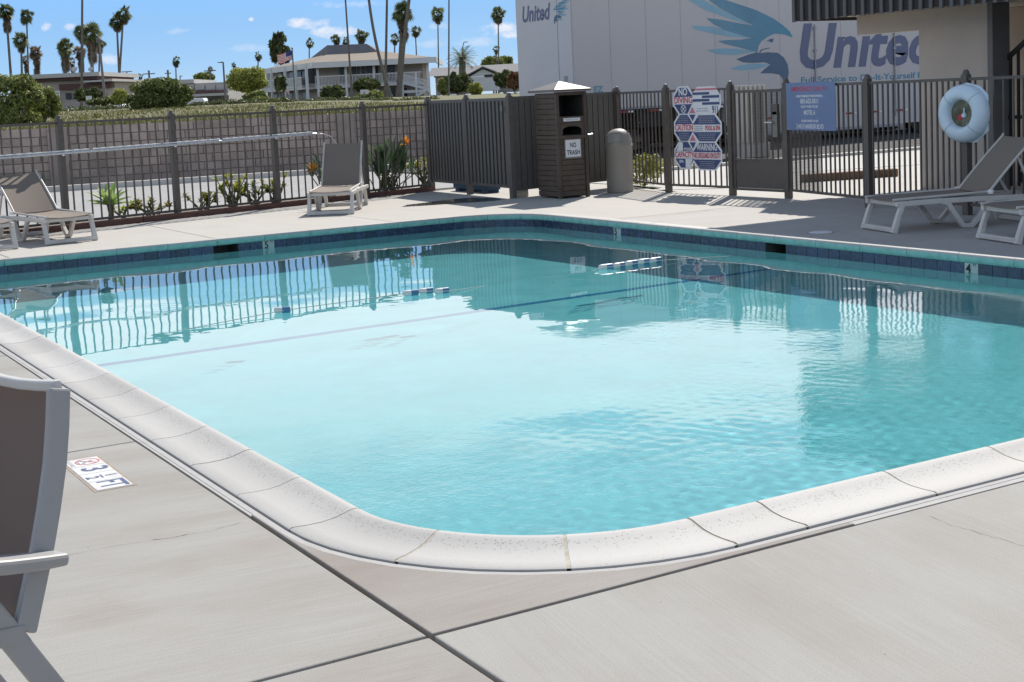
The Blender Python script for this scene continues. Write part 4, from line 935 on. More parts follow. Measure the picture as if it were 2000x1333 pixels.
# ------------------------------------------------------------------ dustbin with domed top
bn = thing('dustbin', 'beige round dustbin with a domed flap top', 'dustbin', (12.78, 18.32, 0))
m_bin = mat('beige_plastic', (.30, .275, .24), .5, .08, 5, .1, 80, dirt=.15, dirtc=(.18, .16, .14), ds=5)
bc = (12.78, 18.32, 0)
obj('bin_body', MB().lathe([(.195, 0), (.205, .01), (.215, .72), (.222, .73), (.222, .75), (.205, .755)], bc, 36), m_bin, bn, smooth=True)
obj('dome', MB().lathe([(.213, .745), (.213, .80), (.205, .85), (.18, .91), (.14, .955), (.09, .985), (.04, .998), (0, 1.0)], bc, 36), m_bin, bn, smooth=True)
fd = Vector((-.75, -.66, 0)).normalized(); fs = Vector((-fd.y, fd.x, 0)); fz = (Z*.93 - fd*.36).normalized()
obj('flap', MB().plate([(-.125, -.085), (.125, -.085), (.12, .03), (.085, .085), (-.085, .085), (-.12, .03)], Vector(bc)+fd*.172+Z*.865, fs, fz, (fd*.93+Z*.36).normalized(), .014), mat('flap_grey', (.24, .225, .20), .45, .05, 5), bn, bevel=.004)
# clipped shrub behind the fence
def cloud(n, lobes, size, seed=0, squash=1.0, fill=.35):
    """n small leaf quads spread through a union of ellipsoids (c, (rx, ry, rz)), denser at the skin"""
    rg = np.random.RandomState(seed); w = np.array([l[1][0]*l[1][2] for l in lobes]); w = w/w.sum(); k = rg.choice(len(lobes), n, p=w)
    c = np.array([tuple(l[0]) for l in lobes])[k]; r = np.array([l[1] for l in lobes])[k]
    d = rg.normal(size=(n, 3)); d /= np.linalg.norm(d, axis=1)[:, None]; rad = np.where(rg.rand(n) < fill, rg.rand(n)**.5, rg.uniform(.82, 1.06, n))[:, None]
    p = c + d*r*rad
    nn = d*.8 + rg.normal(size=(n, 3))*.65; nn /= np.linalg.norm(nn, axis=1)[:, None]
    a = np.cross(nn, rg.normal(size=(n, 3))); a /= np.linalg.norm(a, axis=1)[:, None]; b = np.cross(nn, a)
    s = size*rg.uniform(.6, 1.3, n)[:, None]
    v = np.stack([p-a*s, p+b*s*.45-a*s*.1, p+a*s, p-b*s*.45-a*s*.1], 1).reshape(-1, 3)
    return v, np.arange(4*n).reshape(-1, 4)
def npobj(name, v, f, m, parent, off=(0, 0, 0)):
    me = bpy.data.meshes.new(name); v = (v-np.array(off)).astype(np.float32); me.vertices.add(len(v)); me.vertices.foreach_set('co', v.ravel()); me.loops.add(f.size); me.loops.foreach_set('vertex_index', f.ravel().astype(np.int32))
    me.polygons.add(len(f)); me.polygons.foreach_set('loop_start', np.arange(0, f.size, f.shape[1])); me.polygons.foreach_set('loop_total', np.full(len(f), f.shape[1])); me.update(); me.materials.append(m)
    o = bpy.data.objects.new(name, me); COL.objects.link(o); o.parent = parent; return o
sb = thing('clipped_shrub', 'small bright green clipped shrub behind the fence beside the dustbin', 'shrub', (13.95, 18.9, 0))
sp0 = G(1243, 368) + Vector((.35, .25, 0)); sb.location = (sp0.x, sp0.y, 0)
v, f = cloud(900, [((sp0.x, sp0.y, .26), (.26, .26, .27)), ((sp0.x+.1, sp0.y-.1, .33), (.2, .2, .2))], .035, 5); npobj('foliage', v, f, f_yel, sb, sb.location)
obj('stem', MB().tube([sp0, sp0+Z*.3], .02, 6), m_stem, sb)

# ------------------------------------------------------------------ signs on the right fence
def S_(a, b, off=.035):
    """plane of the fence between two posts: returns axes and a mapper (px, py) -> point on it"""
    a, b = Vector((*a, 0)), Vector((*b, 0)); ax = (b-a).normalized(); nrm = ax.cross(Z)
    if nrm.x > 0: nrm = -nrm
    o = a+nrm*off
    def m(px, py, d=0.0):
        r = ray(px, py); oo = o+nrm*d; E = Vector((0, 0, EYE)); return E + r*((oo-E).dot(nrm)/r.dot(nrm))
    return ax, nrm, m
ax, nrm, mpx = S_(RP[1], RP[2])
T0 = mpx(1317, 170); rs = thing('pool_rules_sign', 'six joined white octagon panels of pool rules in navy and red', 'sign', (T0.x, T0.y, 0))
def oct_(w, h, cx, cy): return [(-w+cx, -h/2), (-w, -h+cy) if 0 else (-w, -(h-cy)), (-w+cx, -h)]
def octagon(c, w, h, kx, ky, z, m, name):
    P = [(-w+kx, -h), (w-kx, -h), (w, -h+ky), (w, h-ky), (w-kx, h), (-w+kx, h), (-w, h-ky), (-w, -h+ky)]
    return obj(name, MB().plate(P, c+nrm*z, ax, Z, nrm, .004), m, rs)
def trap(c, w, h, kx, ky, top, y0, z, m, b=.022):
    """navy field in the upper or lower part of an octagon"""
    w -= b; h -= b; s = 1 if top else -1
    P = [(-w, y0*s), (w, y0*s), (w, (h-ky)*s), (w-kx, h*s), (-w+kx, h*s), (-w, (h-ky)*s)]
    if (h-ky) < y0: P = [(-w+kx*(y0-(h-ky))/ky, y0*s), (w-kx*(y0-(h-ky))/ky, y0*s), (w-kx, h*s), (-w+kx, h*s)]
    obj('colour_field', MB().plate(P if s > 0 else P[::-1], c+nrm*z, ax, Z, nrm, .001), m, rs)
def lines(c, w, y0, y1, n, m, ww=None):
    mb = MB()
    for i in range(n):
        y = y0+(y1-y0)*(i+.5)/n; l = w*(.75+.25*rnd.random()); x = -l
        while x < l:
            q = min(rnd.uniform(.02, .05), l-x); mb.plate([(x, y-.006), (x+q, y-.006), (x+q, y+.006), (x, y+.006)], c+nrm*.0065, ax, Z, nrm, .0006); x += q+.012
    obj('small_print', mb, m, rs, recalc=False)
def put(s, c, dx, dy, size, m, width=None, bold=.002, par=None): return text('lettering', s, size, m, par or rs, c+ax*dx+Z*dy+nrm*.0075, ax, Z, width=width, bold=bold)
sg_ = lambda px, py: mpx(px, py)
Ls = [sg_(1335, 197), sg_(1336.5, 250), sg_(1337.5, 303)]; Rs = [sg_(1379, 198), sg_(1380.8, 251), sg_(1381.5, 305)]
wL, wR, hh = .228, .318, .215
for i, c in enumerate(Ls): octagon(c, wL, hh, .12, .13, 0, m_signw, 'sign_panel')
for i, c in enumerate(Rs): octagon(c, wR, hh, .13, .13, -.0015, m_signw, 'sign_panel')
trap(Ls[0], wL, hh, .12, .13, True, .055, .004, m_signb); trap(Ls[0], wL, hh, .12, .13, False, .055, .004, m_signb)
put('NO', Ls[0], 0, .125, .15, m_signw, .19, .004); put('DIVING', Ls[0], 0, 0, .13, m_signr, .40, .002)
cr = MB()
for k in range(20):
    w0, w1 = 2*PI*k/20, 2*PI*(k+1)/20; cr.plate([(.06*math.cos(w0), .06*math.sin(w0)), (.06*math.cos(w1), .06*math.sin(w1)), (.05*math.cos(w1), .05*math.sin(w1)), (.05*math.cos(w0), .05*math.sin(w0))], Ls[0]-Z*.125+nrm*.006, ax, Z, nrm, .001)
for s_ in (-1, 1): cr.plate([(-.045*s_, -.04), (-.033*s_, -.045), (.045*s_, .04), (.033*s_, .045)], Ls[0]-Z*.125+nrm*.0065, ax, Z, nrm, .001)
obj('crossed_ring', cr, m_signw, rs, recalc=False)
for c, w in ((Ls[1], wL), (Rs[1], wR)):
    trap(c, w, hh, .125, .13, True, .055, .004, m_signb); trap(c, w, hh, .125, .13, False, .055, .004, m_signb)
    lines(c, w*.62, .07, .18, 4, m_signg); lines(c, w*.62, -.18, -.07, 4, m_signg)
put('CAUTION', Ls[1], 0, 0, .13, m_signr, .40); put('POOL & SPA', Rs[1], .13, 0, .10, m_signr, .32); lines(Rs[1]-ax*.18, .11, -.04, .04, 3, m_signg)
trap(Ls[2], wL, hh, .12, .13, True, .055, .004, m_signb); trap(Ls[2], wL, hh, .12, .13, False, .055, .004, m_signb)
obj('blank_field', MB().plate([(-.18, .06), (-.03, .06), (-.03, .19), (-.09, .19)], Ls[2]+nrm*.0055, ax, Z, nrm, .001), m_signw, rs); obj('blank_field', MB().plate([(.02, -.19), (.10, -.19), (.18, -.06), (.02, -.06)], Ls[2]+nrm*.0055, ax, Z, nrm, .001), m_signw, rs)
put('POOL', Ls[2], .085, .085, .06, m_signw, .17); put('SPA', Ls[2], -.07, -.10, .06, m_signw, .1); put('CAPACITY', Ls[2], 0, 0, .12, m_signr, .42)
trap(Rs[2], wR, hh, .13, .13, True, .055, .004, m_signb); trap(Rs[2], wR, hh, .13, .13, False, .055, .004, m_signb)
put('WARNING', Rs[2], 0, .125, .14, m_signw, .44, .003); put('NO LIFEGUARD ON DUTY', Rs[2], 0, 0, .11, m_signr, .58); lines(Rs[2], wR*.6, -.18, -.07, 4, m_signg)
c = Rs[0]; obj('red_strip', MB().plate([(-.25, .16), (.25, .16), (.22, .19), (-.22, .19)], c+nrm*.004, ax, Z, nrm, .001), mat('sign_pink', (.55, .2, .25), .5, .05, 4), rs)
for k in range(4):
    y = .115-.05*k; s_ = -1 if k % 2 else 1; obj('navy_strip', MB().plate([(-.29, y-.019), (.29, y-.019), (.29, y+.019), (-.29, y+.019)], c+nrm*.004, ax, Z, nrm, .001), m_signb, rs)
    obj('white_box', MB().plate([(.08*s_, y-.022), (.285*s_, y-.022), (.285*s_, y+.018), (.08*s_, y+.018)][::s_], c+nrm*.0055, ax, Z, nrm, .001), m_signw, rs)
put('911', c, .19, -.13, .15, m_signb, .12, .003); lines(c-ax*.08, .14, -.16, -.09, 2, m_signg)
for cc, n_ in ((sg_(1353, 223), 0), (sg_(1354, 277), 1)):
    obj('diamond_panel', MB().plate([(-.11, 0), (0, -.15), (.11, 0), (0, .15)], cc+nrm*.004, ax, Z, nrm, .003), m_signw, rs)
    obj('diamond_field', MB().plate([(-.07, .01), (.07, .01), (0, .11)], cc+nrm*.0075, ax, Z, nrm, .001), mat('sign_pink', (.55, .2, .25)), rs); obj('diamond_field', MB().plate([(0, -.11), (.07, -.01), (-.07, -.01)], cc+nrm*.0075, ax, Z, nrm, .001), m_signb, rs)
# emergency sign
ax2, nrm2, mpx2 = S_(RP[3], RP[4], .045)
a_, b_, c_, d_ = mpx2(1536, 162), mpx2(1632, 160), mpx2(1632, 257), mpx2(1536, 255)
es = thing('emergency_sign', 'blue emergency call notice fixed to the fence right of the gate', 'sign', (a_.x, a_.y, 0))
m_eb = mat('notice_blue', (.15, .215, .37), .45, .05, 2)
wS = (b_-a_).length; hS = a_.z-c_.z-.01; cS = (a_+c_)/2; zc = (a_.z+c_.z)/2; cS.z = zc
obj('notice_board', MB().box(cS, (wS, .006, hS), (ax2, nrm2, Z)), m_eb, es)
for s_, y, sz, w, m in (('EMERGENCY CALL 911', .23, .085, .88, m_signr), ('NEAREST EMERGENCY SERVICE PHONE #', .135, .04, .64, m_signw), ('805-652-5011', .065, .085, .43, m_signw), ('FACILITY WHERE YOU ARE', -.005, .04, .41, m_signw), ('MOTEL 6', -.085, .085, .27, m_signw), ('ADDRESS WHERE YOU ARE', -.195, .04, .41, m_signw), ('2145 E HARBOR BLVD', -.27, .085, .66, m_signw)):
    text('lettering', s_, sz, m, es, cS+Z*(y+.0)+nrm2*.0045+ax2*(-.02), ax2, Z, width=w*wS/1.22*1.03, bold=.0012)

# ------------------------------------------------------------------ life ring cabinet on its post
lc = onX(1882, 222, 12.55)
lr = thing('life_ring_case', 'round white life ring case on the right fence post', 'life ring case', lc); lr.rotation_euler = Matrix(((0, 0, -1), (-1, 0, 0), (0, 1, 0))).to_euler()
# the fence turns a little here; turn the case with it
lr.rotation_euler = (Matrix.Rotation(math.radians(4), 3, 'Z') @ Matrix(((0, 0, -1), (-1, 0, 0), (0, 1, 0)))).to_euler()
m_case = mat('case_white', (.60, .70, .78), .35, .04, 4, spec=.5, world=False, dirt=.1)
bp_ = [(-.30, -.12), (-.20, -.27), (-.05, -.33), (.14, -.33), (.30, -.20), (.30, .20), (.20, .30), (.02, .345), (-.20, .29), (-.30, .12)]
obj('back_plate', MB().plate(bp_, (0, 0, -.055), X1, Y1, Z, .02), m_case, lr, local=True, bevel=.008)
obj('ring_shell', MB().lathe([(.325, -.04), (.33, -.02), (.325, .02), (.30, .065), (.26, .095), (.215, .105), (.185, .095), (.165, .075), (.155, .05), (.15, .02)], (0, 0, 0), 56), m_case, lr, local=True, smooth=True)
sr = MB()
for k in range(4):
    w = PI/4+PI/2*k; d1 = Vector((math.cos(w), math.sin(w), 0)); s1 = Vector((-d1.y, d1.x, 0)); sr.bar([d1*r_+Z*z_ for r_, z_ in ((.325, .022), (.30, .067), (.26, .097), (.215, .107), (.17, .097), (.14, .077))], .006, .003, s1)
obj('seam', sr, mat('seam_grey', (.36, .42, .47), .5, .05, 8), lr, local=True)
obj('centre_window', MB().lathe([(.152, .015), (.152, .022), (0, .022)], (0, 0, 0), 40), mat('smoked_window', (.10, .10, .065), .15, .3, 9, world=False, dirt=.4, ds=9, dirtc=(.3, .32, .25)), lr, local=True, smooth=True)
obj('window_knob', MB().lathe([(0, .05), (.022, .05), (.028, .04), (.028, .022)], (.03, -.02, 0), 16).tube([(.03, -.0, .03), (.03, .06, .028)], .009, 6), m_case, lr, local=True, smooth=True)
obj('red_handle', MB().bar([(-.05, -.06, .026), (.0, -.02, .03)], .05, .006, (1, 0, 0)), m_signr, lr, local=True)
for y_ in (-.10, -.03, .03, .10):
    for x_ in (-.31, .30): obj('hinge_bolt', MB().lathe([(.007, -.03), (.007, -.02), (0, -.018)], (x_*.97, y_, 0), 8), m_black, lr, local=True)

# ------------------------------------------------------------------ motel wing at right
m_stucco = mat('beige_stucco', (.50, .44, .385), .9, .05, 3, .8, 110, dirt=.12, dirtc=(.38, .33, .28), ds=1.2)
m_trim = mat('grey_trim', (.16, .15, .145), .7, .1, 5); m_brown = mat('balcony_brown', (.028, .022, .02), .6, .15, 5); m_rib = mat('balcony_rib', (.12, .115, .115), .6, .1, 5)
mo = thing('motel_wing', 'two storey beige stucco motel wing with a ribbed balcony front', 'building', (15.5, 13, 0))
obj('wall', MB().bb((15.50, 13.34, -.03), (15.74, 14.62, 2.545)), m_stucco, mo)
obj('beam', MB().bb((15.502, 14.622, 2.26), (15.738, 15.85, 2.545)), m_stucco, mo); obj('corner_trim', MB().bb((15.44, 13.25, -.03), (15.78, 13.338, 2.545)), m_trim, mo)
obj('wall', MB().bb((17.1, 1.0, -.03), (17.3, 14.5, 2.545)), m_stucco, mo); obj('wall', MB().bb((17.302, 12.7, -.03), (24, 12.9, 2.545)), m_stucco, mo)
obj('balcony_slab', MB().bb((14.56, -8, 2.55), (24, 16.15, 2.72)), m_stucco, mo)
obj('balcony_front', MB().bb((14.53, -8, 2.50), (14.555, 16.18, 3.75)), m_brown, mo)
ribs = []
nr = 60; mer = mesh('rib', MB().bb((-.012, -.028, 2.485), (.012, .028, 3.76)), m_rib)
for k in range(nr): inst(mer, mo, 'rib', Vector((14.516, 16.14-.178*k, 0))-wloc(mo))
obj('balcony_end', MB().bb((14.556, 16.152, 2.50), (17.4, 16.178, 3.75)), m_brown, mo)
obj('upper_wall', MB().bb((15.9, -8, 2.722), (24, 16.0, 5.5)), m_stucco, mo)
obj('roof', MB().bb((14.35, -8.3, 5.62), (24.3, 16.45, 5.85)), m_brown, mo); obj('roof_deck', MB().bb((14.5, -8, 5.502), (24, 16.3, 5.618)), m_stucco, mo)
for k in range(4): obj('upper_door', MB().bb((15.87, 13.4-3.6*k, 2.73), (15.898, 14.3-3.6*k, 4.85)), m_trim, mo)
for k in range(4):
    wo_ = obj('upper_window', MB().bb((15.86, 11.3-3.6*k, 3.6), (15.898, 12.9-3.6*k, 4.85)), m_trim, mo); obj('pane', MB().bb((15.852, 11.36-3.6*k, 3.66), (15.859, 12.84-3.6*k, 4.79)), mat('window_glass', (.02, .025, .03), .08, .1, 3, spec=.7), wo_)
st = thing('outdoor_stair', 'dark metal stair with a picket handrail beside the motel wall', 'stair', (15.95, 13.0, 0))
m_stair = mat('stair_metal', (.02, .019, .018), .5, .1, 8)
ZS = lambda y: .25+(13.0-y)*.72
obj('stringer', MB().bar([(15.78, 13.05, .1), (15.78, 9.9, .1+3.15*.72)], .05, .24, (1, 0, 0)), m_stair, st); obj('stringer', MB().bar([(16.9, 13.05, .1), (16.9, 9.9, .1+3.15*.72)], .05, .24, (1, 0, 0)), m_stair, st)
for k in range(12): obj('tread', MB().bb((15.81, 12.72-.25*k, .18+.18*k), (16.87, 12.98-.25*k, .22+.18*k)), m_stair, st)
hr0 = onX(1950, 131, 15.75); hr1 = onX(2000, 84, 15.75); sl = (hr1.z-hr0.z)/(hr1.y-hr0.y)
yy0, yy1 = hr0.y+.1, 9.6
hz = lambda y: hr0.z+(y-hr0.y)*sl
obj('handrail', MB().bar([(15.75, yy0, hz(yy0)), (15.75, yy1, hz(yy1))], .045, .06, (1, 0, 0)), m_stair, st)
zr_ = onX(1990, 229, 15.75).z
obj('mid_rail', MB().bar([(15.75, yy0, zr_), (15.75, yy1, zr_)], .04, .05, (1, 0, 0)), m_stair, st)
y = yy0-.06
while y > yy1: obj('picket', MB().bb((15.735, y-.016, .05), (15.765, y+.016, hz(y)-.03)), m_stair, st); y -= .125
for k, (dx, z_) in enumerate(((0, .5), (.0, .9))): obj('wall_box', MB().bb((17.02, 12.1, z_), (17.098, 12.4, z_+.25)), m_trim, mo)
tr = thing('folding_trestle', 'dark clutter stored under the outdoor stair', 'trestle', (16.6, 12.6, 0)); obj('frame', MB().bar([(16.3, 12.9, 0), (16.6, 12.3, .75)], .05, .05).bar([(16.3, 12.3, 0), (16.6, 12.9, .75)], .05, .05).bb((16.2, 12.2, .75), (16.8, 13.0, .8)), m_stair, tr)

# ------------------------------------------------------------------ parked moving trailer
TY = 28.9
m_tr = mat('trailer_skin', (.50, .48, .48), .38, .03, 1.2, .08, 14, spec=.5, stretch=(3, 1, .5), dirt=.3, dirtc=(.45, .44, .45), ds=1.2)
m_nose = mat('trailer_nose_skin', (.57, .55, .56), .35, .03, 1.2, spec=.5)
tl = thing('moving_trailer', 'long pale moving trailer with a big blue eagle and United lettering', 'trailer', (17.4, TY, 0))
XN = onY(1121, 150, TY).x; XE = 33.9
obj('box_body', MB().bb((XN+.01, TY+.02, 1.2), (XE, TY+2.58, 4.08)).bb((23.6, TY+.02, .30), (30.0, TY+2.58, 1.2)), m_tr, tl)
xs2 = [XN+1.09*k for k in range(0, 15)]; xs2 = [x for x in xs2 if x < XE] + [XE]
for i, (a, b) in enumerate(zip(xs2[:-1], xs2[1:])):
    zb = 1.16 if (a < 23.4 or a > 29.9) else .30
    obj('side_panel', MB().bb((a+.004, TY-.012, zb), (b-.004, TY+.018, 4.0)), m_tr, tl)
    rv = MB()
    for k in range(28): z_ = zb+.05+(3.9-zb)*k/28; rv.box((a+.035, TY-.0135, z_), (.014, .003, .014))
    obj('rivet_row', rv, mat('rivet', (.40, .40, .42), .4, .05, 5), tl)
obj('top_rail', MB().bb((XN, TY-.02, 4.0), (XE, TY+2.6, 4.10)), m_tr, tl); obj('nose_panel', MB().bb((XN-.012, TY+.02, 1.16), (XN+.006, TY+2.58, 4.0)), m_nose, tl)
obj('nose_vent', MB().bb((XN-.02, TY+.25, 1.86), (XN-.012, TY+.42, 1.99)), m_signg, tl)
obj('nose_seam', MB().bb((XN-.016, TY+.62, 1.2), (XN-.012, TY+.64, 3.98)), m_signg, tl)
obj('lower_rail', MB().bb((XN, TY-.02, 1.10), (23.55, TY+.1, 1.158)), m_signg, tl); obj('belly_rail', MB().bb((23.6, TY-.03, .22), (30.0, TY+.1, .298)), m_signg, tl)
m_red = mat('reflector_red', (.35, .02, .03), .4, .05, 5)
x = XN+.3
while x < XE-.5:
    zb = 1.02 if x < 23.4 else .64
    obj('reflector', MB().bb((x, TY-.03, zb), (x+.30, TY-.021, zb+.05)), m_red, tl); obj('reflector', MB().bb((x+.31, TY-.03, zb), (x+.46, TY-.021, zb+.05)), m_signw, tl); x += .95
for dx in (1590, 1745):
    xd = onY(dx, 100, TY).x; db = obj('door_bar', MB().tube([(xd, TY-.045, .5), (xd, TY-.045, 3.1)], .018, 8), mat('bar_grey', (.30, .30, .32), .4, .1, 8), tl, smooth=True)
    for zz in (.7, 1.55, 2.4, 3.0): obj('bracket', MB().box((xd, TY-.04, zz), (.10, .04, .06)), m_signg, db)
# landing gear, under box, wheels
lg = onY(1262, 260, TY+.3).x
for dy in (.35, 2.1): obj('landing_leg', MB().bb((lg-.06, TY+dy-.05, .12), (lg+.06, TY+dy+.05, 1.2)).lathe([(.0, 0), (.13, 0), (.12, .05), (.05, .12)], (lg, TY+dy, 0), 14), m_dark, tl)
obj('leg_brace', MB().bar([(lg, TY+.35, .6), (lg, TY+2.1, .6)], .05, .05).bar([(lg, TY+.35, .9), (lg-.6, TY+.6, 1.15)], .04, .04), m_dark, tl)
obj('crank', MB().tube([(lg-.1, TY+.2, .75), (lg-.35, TY+.15, .75), (lg-.35, TY+.15, .5)], .014, 6), m_alu, tl)
obj('under_box', MB().bb((lg-.35, TY+.15, .62), (lg+2.3, TY+1.2, 1.10)), m_dark, tl, bevel=.01)
tk = MB(); tk.tube([(lg+1.9, TY+.2, .45), (lg+2.9, TY+.2, .45)], .2, 14)
obj('tank', tk, m_dark, tl, smooth=True)
for xw in (30.7, 31.9):
    for dy in (.0, 2.3):
        cw = Vector((xw, TY+dy, .5)); o_ = obj('wheel', MB().tube([cw, cw+Y1*.28], .5, 28), mat('tyre', (.02, .02, .02), .85, .2, 12), tl, smooth=True); obj('hub', MB().tube([cw-Y1*.01, cw+Y1*.02], .22, 20), mat('hub_metal', (.5, .5, .5), .4, .1, 8, metal=.6), o_, smooth=True)
m_teal = mat('eagle_teal', (.07, .24, .355), .4, .12, 1.5)
def hatch(m, c, amt):
    nt = m.node_tree; b = nt.nodes['Principled BSDF']; g = N(nt, 'ShaderNodeNewGeometry'); sp_ = N(nt, 'ShaderNodeSeparateXYZ'); nt.links.new(g.outputs['Position'], sp_.inputs[0])
    q = math_(nt, 'SINE', math_(nt, 'MULTIPLY', math_(nt, 'ADD', math_(nt, 'MULTIPLY', sp_.outputs['X'], 1.0), math_(nt, 'MULTIPLY', sp_.outputs['Z'], 1.25)), 75.0))
    fall = ramp(nt, [(.0, 1.0), (.75, .25), (1, 0)]); nt.links.new(math_(nt, 'DIVIDE', math_(nt, 'SUBTRACT', sp_.outputs['X'], 22.3), 4.2), fall.inputs[0])
    f_ = math_(nt, 'MULTIPLY', math_(nt, 'GREATER_THAN', q, .35), math_(nt, 'MULTIPLY', fall.outputs[0], amt)); src = b.inputs['Base Color'].links[0].from_socket
    nt.links.new(mixc(nt, f_, src, c), b.inputs['Base Color'])
hatch(m_teal, (.5, .5, .5), .5)
m_teal2 = mat('eagle_pale_teal', (.24, .42, .52), .4, .1, 1.5); m_slate = mat('eagle_slate', (.08, .14, .225), .4, .06, 2); m_let = mat('lettering_slate', (.12, .14, .235), .4, .04, 2)
BIG = dict(wing=[(1330, -60), (1400, -35), (1480, 0), (1600, 38), (1700, 72), (1820, 130), (1890, 180), (1935, 222), (1957, 264), (1900, 243), (1830, 236), (1775, 262), (1738, 290), (1716, 325), (1712, 350), (1712, 368), (1680, 358), (1580, 332), (1480, 308), (1432, 288), (1500, 281), (1600, 277), (1668, 267), (1580, 243), (1480, 212), (1400, 168), (1352, 127), (1450, 138), (1560, 160), (1680, 180), (1560, 118), (1450, 60), (1380, 10)],
    body=[(1560, 415), (1640, 385), (1700, 367), (1722, 373), (1780, 366), (1850, 370), (1893, 402), (1920, 450), (1928, 505), (1920, 560), (1890, 585), (1885, 548), (1862, 522), (1810, 513), (1728, 513), (1760, 482), (1800, 452), (1760, 436), (1680, 441), (1610, 436)],
    g1=[(1245, 180), (1400, 188), (1520, 218), (1655, 266), (1500, 258), (1350, 225), (1270, 205)], g2=[(1355, 352), (1450, 339), (1560, 340), (1660, 353), (1690, 362), (1560, 386), (1430, 380)], g3=[(1515, 482), (1600, 454), (1700, 445), (1795, 452), (1725, 482), (1600, 493)], g4=[(1225, 0), (1330, 0), (1440, 60), (1560, 120), (1660, 176), (1500, 128), (1340, 70)])
FACE = dict(eye=[(1766, 291), (1798, 274), (1822, 271), (1818, 294), (1798, 298), (1790, 286)], mouth=[(1720, 370), (1735, 345), (1795, 334), (1795, 339), (1742, 351), (1728, 372)])
def decal(pts, m, f, name, z=.0165):
    q = [onY(1000+f(p)[0]/3.571, f(p)[1]/3.571, TY-.002) for p in pts]; o = Vector((q[0].x, TY-.0125-z*.2, q[0].z))
    if f is not idf:
        q = [onX(1000+f(p)[0]/3.571, f(p)[1]/3.571, XN-.012) for p in pts]; o = Vector((XN-.0135-z*.1, q[0].y, q[0].z))
        obj(name, MB().plate([(o.y-p.y, p.z-o.z) for p in q], o, -Y1, Z, -X1, .0012), m, tl); return
    obj(name, MB().plate([(p.x-o.x, p.z-o.z) for p in q], o, X1, Z, -Y1, .0012), m, tl)
idf = lambda p: p; sm_ = lambda p: (288+(1957-p[0])*.155, 88+(p[1]-300)*.29)
for f in (idf, sm_):
    for k in ('g1', 'g2', 'g3', 'g4'): decal(BIG[k], m_teal2, f, 'eagle_feather', .014)
    decal(BIG['wing'], m_teal, f, 'eagle_wing'); decal(BIG['body'], m_slate, f, 'eagle_body', .02)
    for k in FACE: decal(FACE[k], m_slate, f, 'eagle_' + k, .03)
def split_letters(big):
    bm_ = bmesh.new(); bm_.from_mesh(big.data); left_ = set(bm_.faces); groups_ = []
    while left_:
        st_ = [left_.pop()]; isl = set(st_)
        while st_:
            f_ = st_.pop()
            for e_ in f_.edges:
                for g2 in e_.link_faces:
                    if g2 in left_: left_.discard(g2); isl.add(g2); st_.append(g2)
        groups_.append(isl)
    for isl in groups_:
        mb = MB()
        for f_ in isl: mb.add([v_.co for v_ in f_.verts], [tuple(range(len(f_.verts)))])
        obj('letter', mb, big.data.materials[0], tl, local=True, recalc=False)
    bm_.free(); COL.objects.unlink(big); bpy.data.objects.remove(big)
def ttext(s, px0, py, px1, h_px, m, shear=.22, bold=.02):
    a, b = onY(px0, py, TY), onY(px1, py-(px1-px0)*.0457, TY); h = onY(px0, py-h_px, TY).z-a.z
    return text('lettering', s, h/.70, m, tl, Vector((a.x, TY-.0175, a.z+h*.5)), X1, Z, width=b.x-a.x, align='LEFT', bold=bold, shear=shear)
big = ttext('United', 1562, 138, 1826, 84, m_let, .2, .05)
split_letters(big)
a, b = onX(1021, 46, XN-.012), onX(1076, 43, XN-.012); h = onX(1021, 16, XN-.012).z-a.z
text('lettering', 'United', h/.70, m_let, tl, Vector((XN-.0155, a.y, a.z+h*.5)), -Y1, Z, width=abs(a.y-b.y), align='LEFT', bold=.018, shear=.2)
ttext('EZ', 1159, 182, 1178, 12, m_teal, 0, .008)
split_letters(ttext('Full Service to Do-It-Yourself Moving', 1564, 164, 1842, 12, m_teal, 0, .004))

# things of the lot seen through the fence
uc_ = G(1468, 281); ut = thing('utility_cabinet', 'pale ribbed metal cabinet standing in the lot behind the gate', 'cabinet', (uc_.x, uc_.y, 0))
m_ut = mat('pale_ribbed_metal', (.50, .48, .44), .6, .05, 5)
hC = 112*((uc_-Vector((0, 0, EYE))).dot(FW))/2762
da = (G(1500, 279)-G(1437, 282)).normalized(); a0 = G(1437, 282)
wC = (Vector((_R.x, _R.y, 0))*1).normalized()
DC = 31.0; a0 = at(1437, 282, DC); ut.location = (a0.x, a0.y, 0); wM = 63*DC/2762; hC = 113*DC/2762
obj('plinth', MB().box(a0+_R*wM/2+Vector((FW.x, FW.y, 0))*.4-Z*(a0.z/2), (wM+.1, .8, a0.z), (_R, Vector((-_R.y, _R.x, 0)), Z)), m_white_c, ut)
obj('cabinet_body', MB().box(a0+_R*wM/2+Vector((FW.x, FW.y, 0))*.4+Z*hC/2, (wM, .7, hC), (_R, Vector((-_R.y, _R.x, 0)), Z)), m_ut, ut)
for k in range(7): obj('rib', MB().box(a0+_R*(wM*(k+.5)/7)+Z*hC/2-Vector((FW.x, FW.y, 0))*.0, (wM/14, .05, hC-.02), (_R, Vector((-_R.y, _R.x, 0)), Z)), m_ut, ut)
cwl = at(1236, 262, 40); cw_ = thing('block_wall', 'cream block wall far behind the trailer legs', 'wall', (cwl.x, cwl.y, 0))
hb = 1.35
for r_ in range(7):
    for k in range(7): obj('block', MB().box(Vector((cwl.x-2.2+.62*k+(.3 if r_ % 2 else 0), cwl.y, .1+.2*r_)), (.61, .18, .19)), mat('cream_block', (.52, .44, .34), .85, .06, 5, rand=.1), cw_)
ws_ = thing('wheel_stop', 'weathered brown concrete wheel stop beyond the gate', 'wheel stop', (16.6, 17.15, 0))
wa, wb2 = G(1566, 355), G(1750, 343)
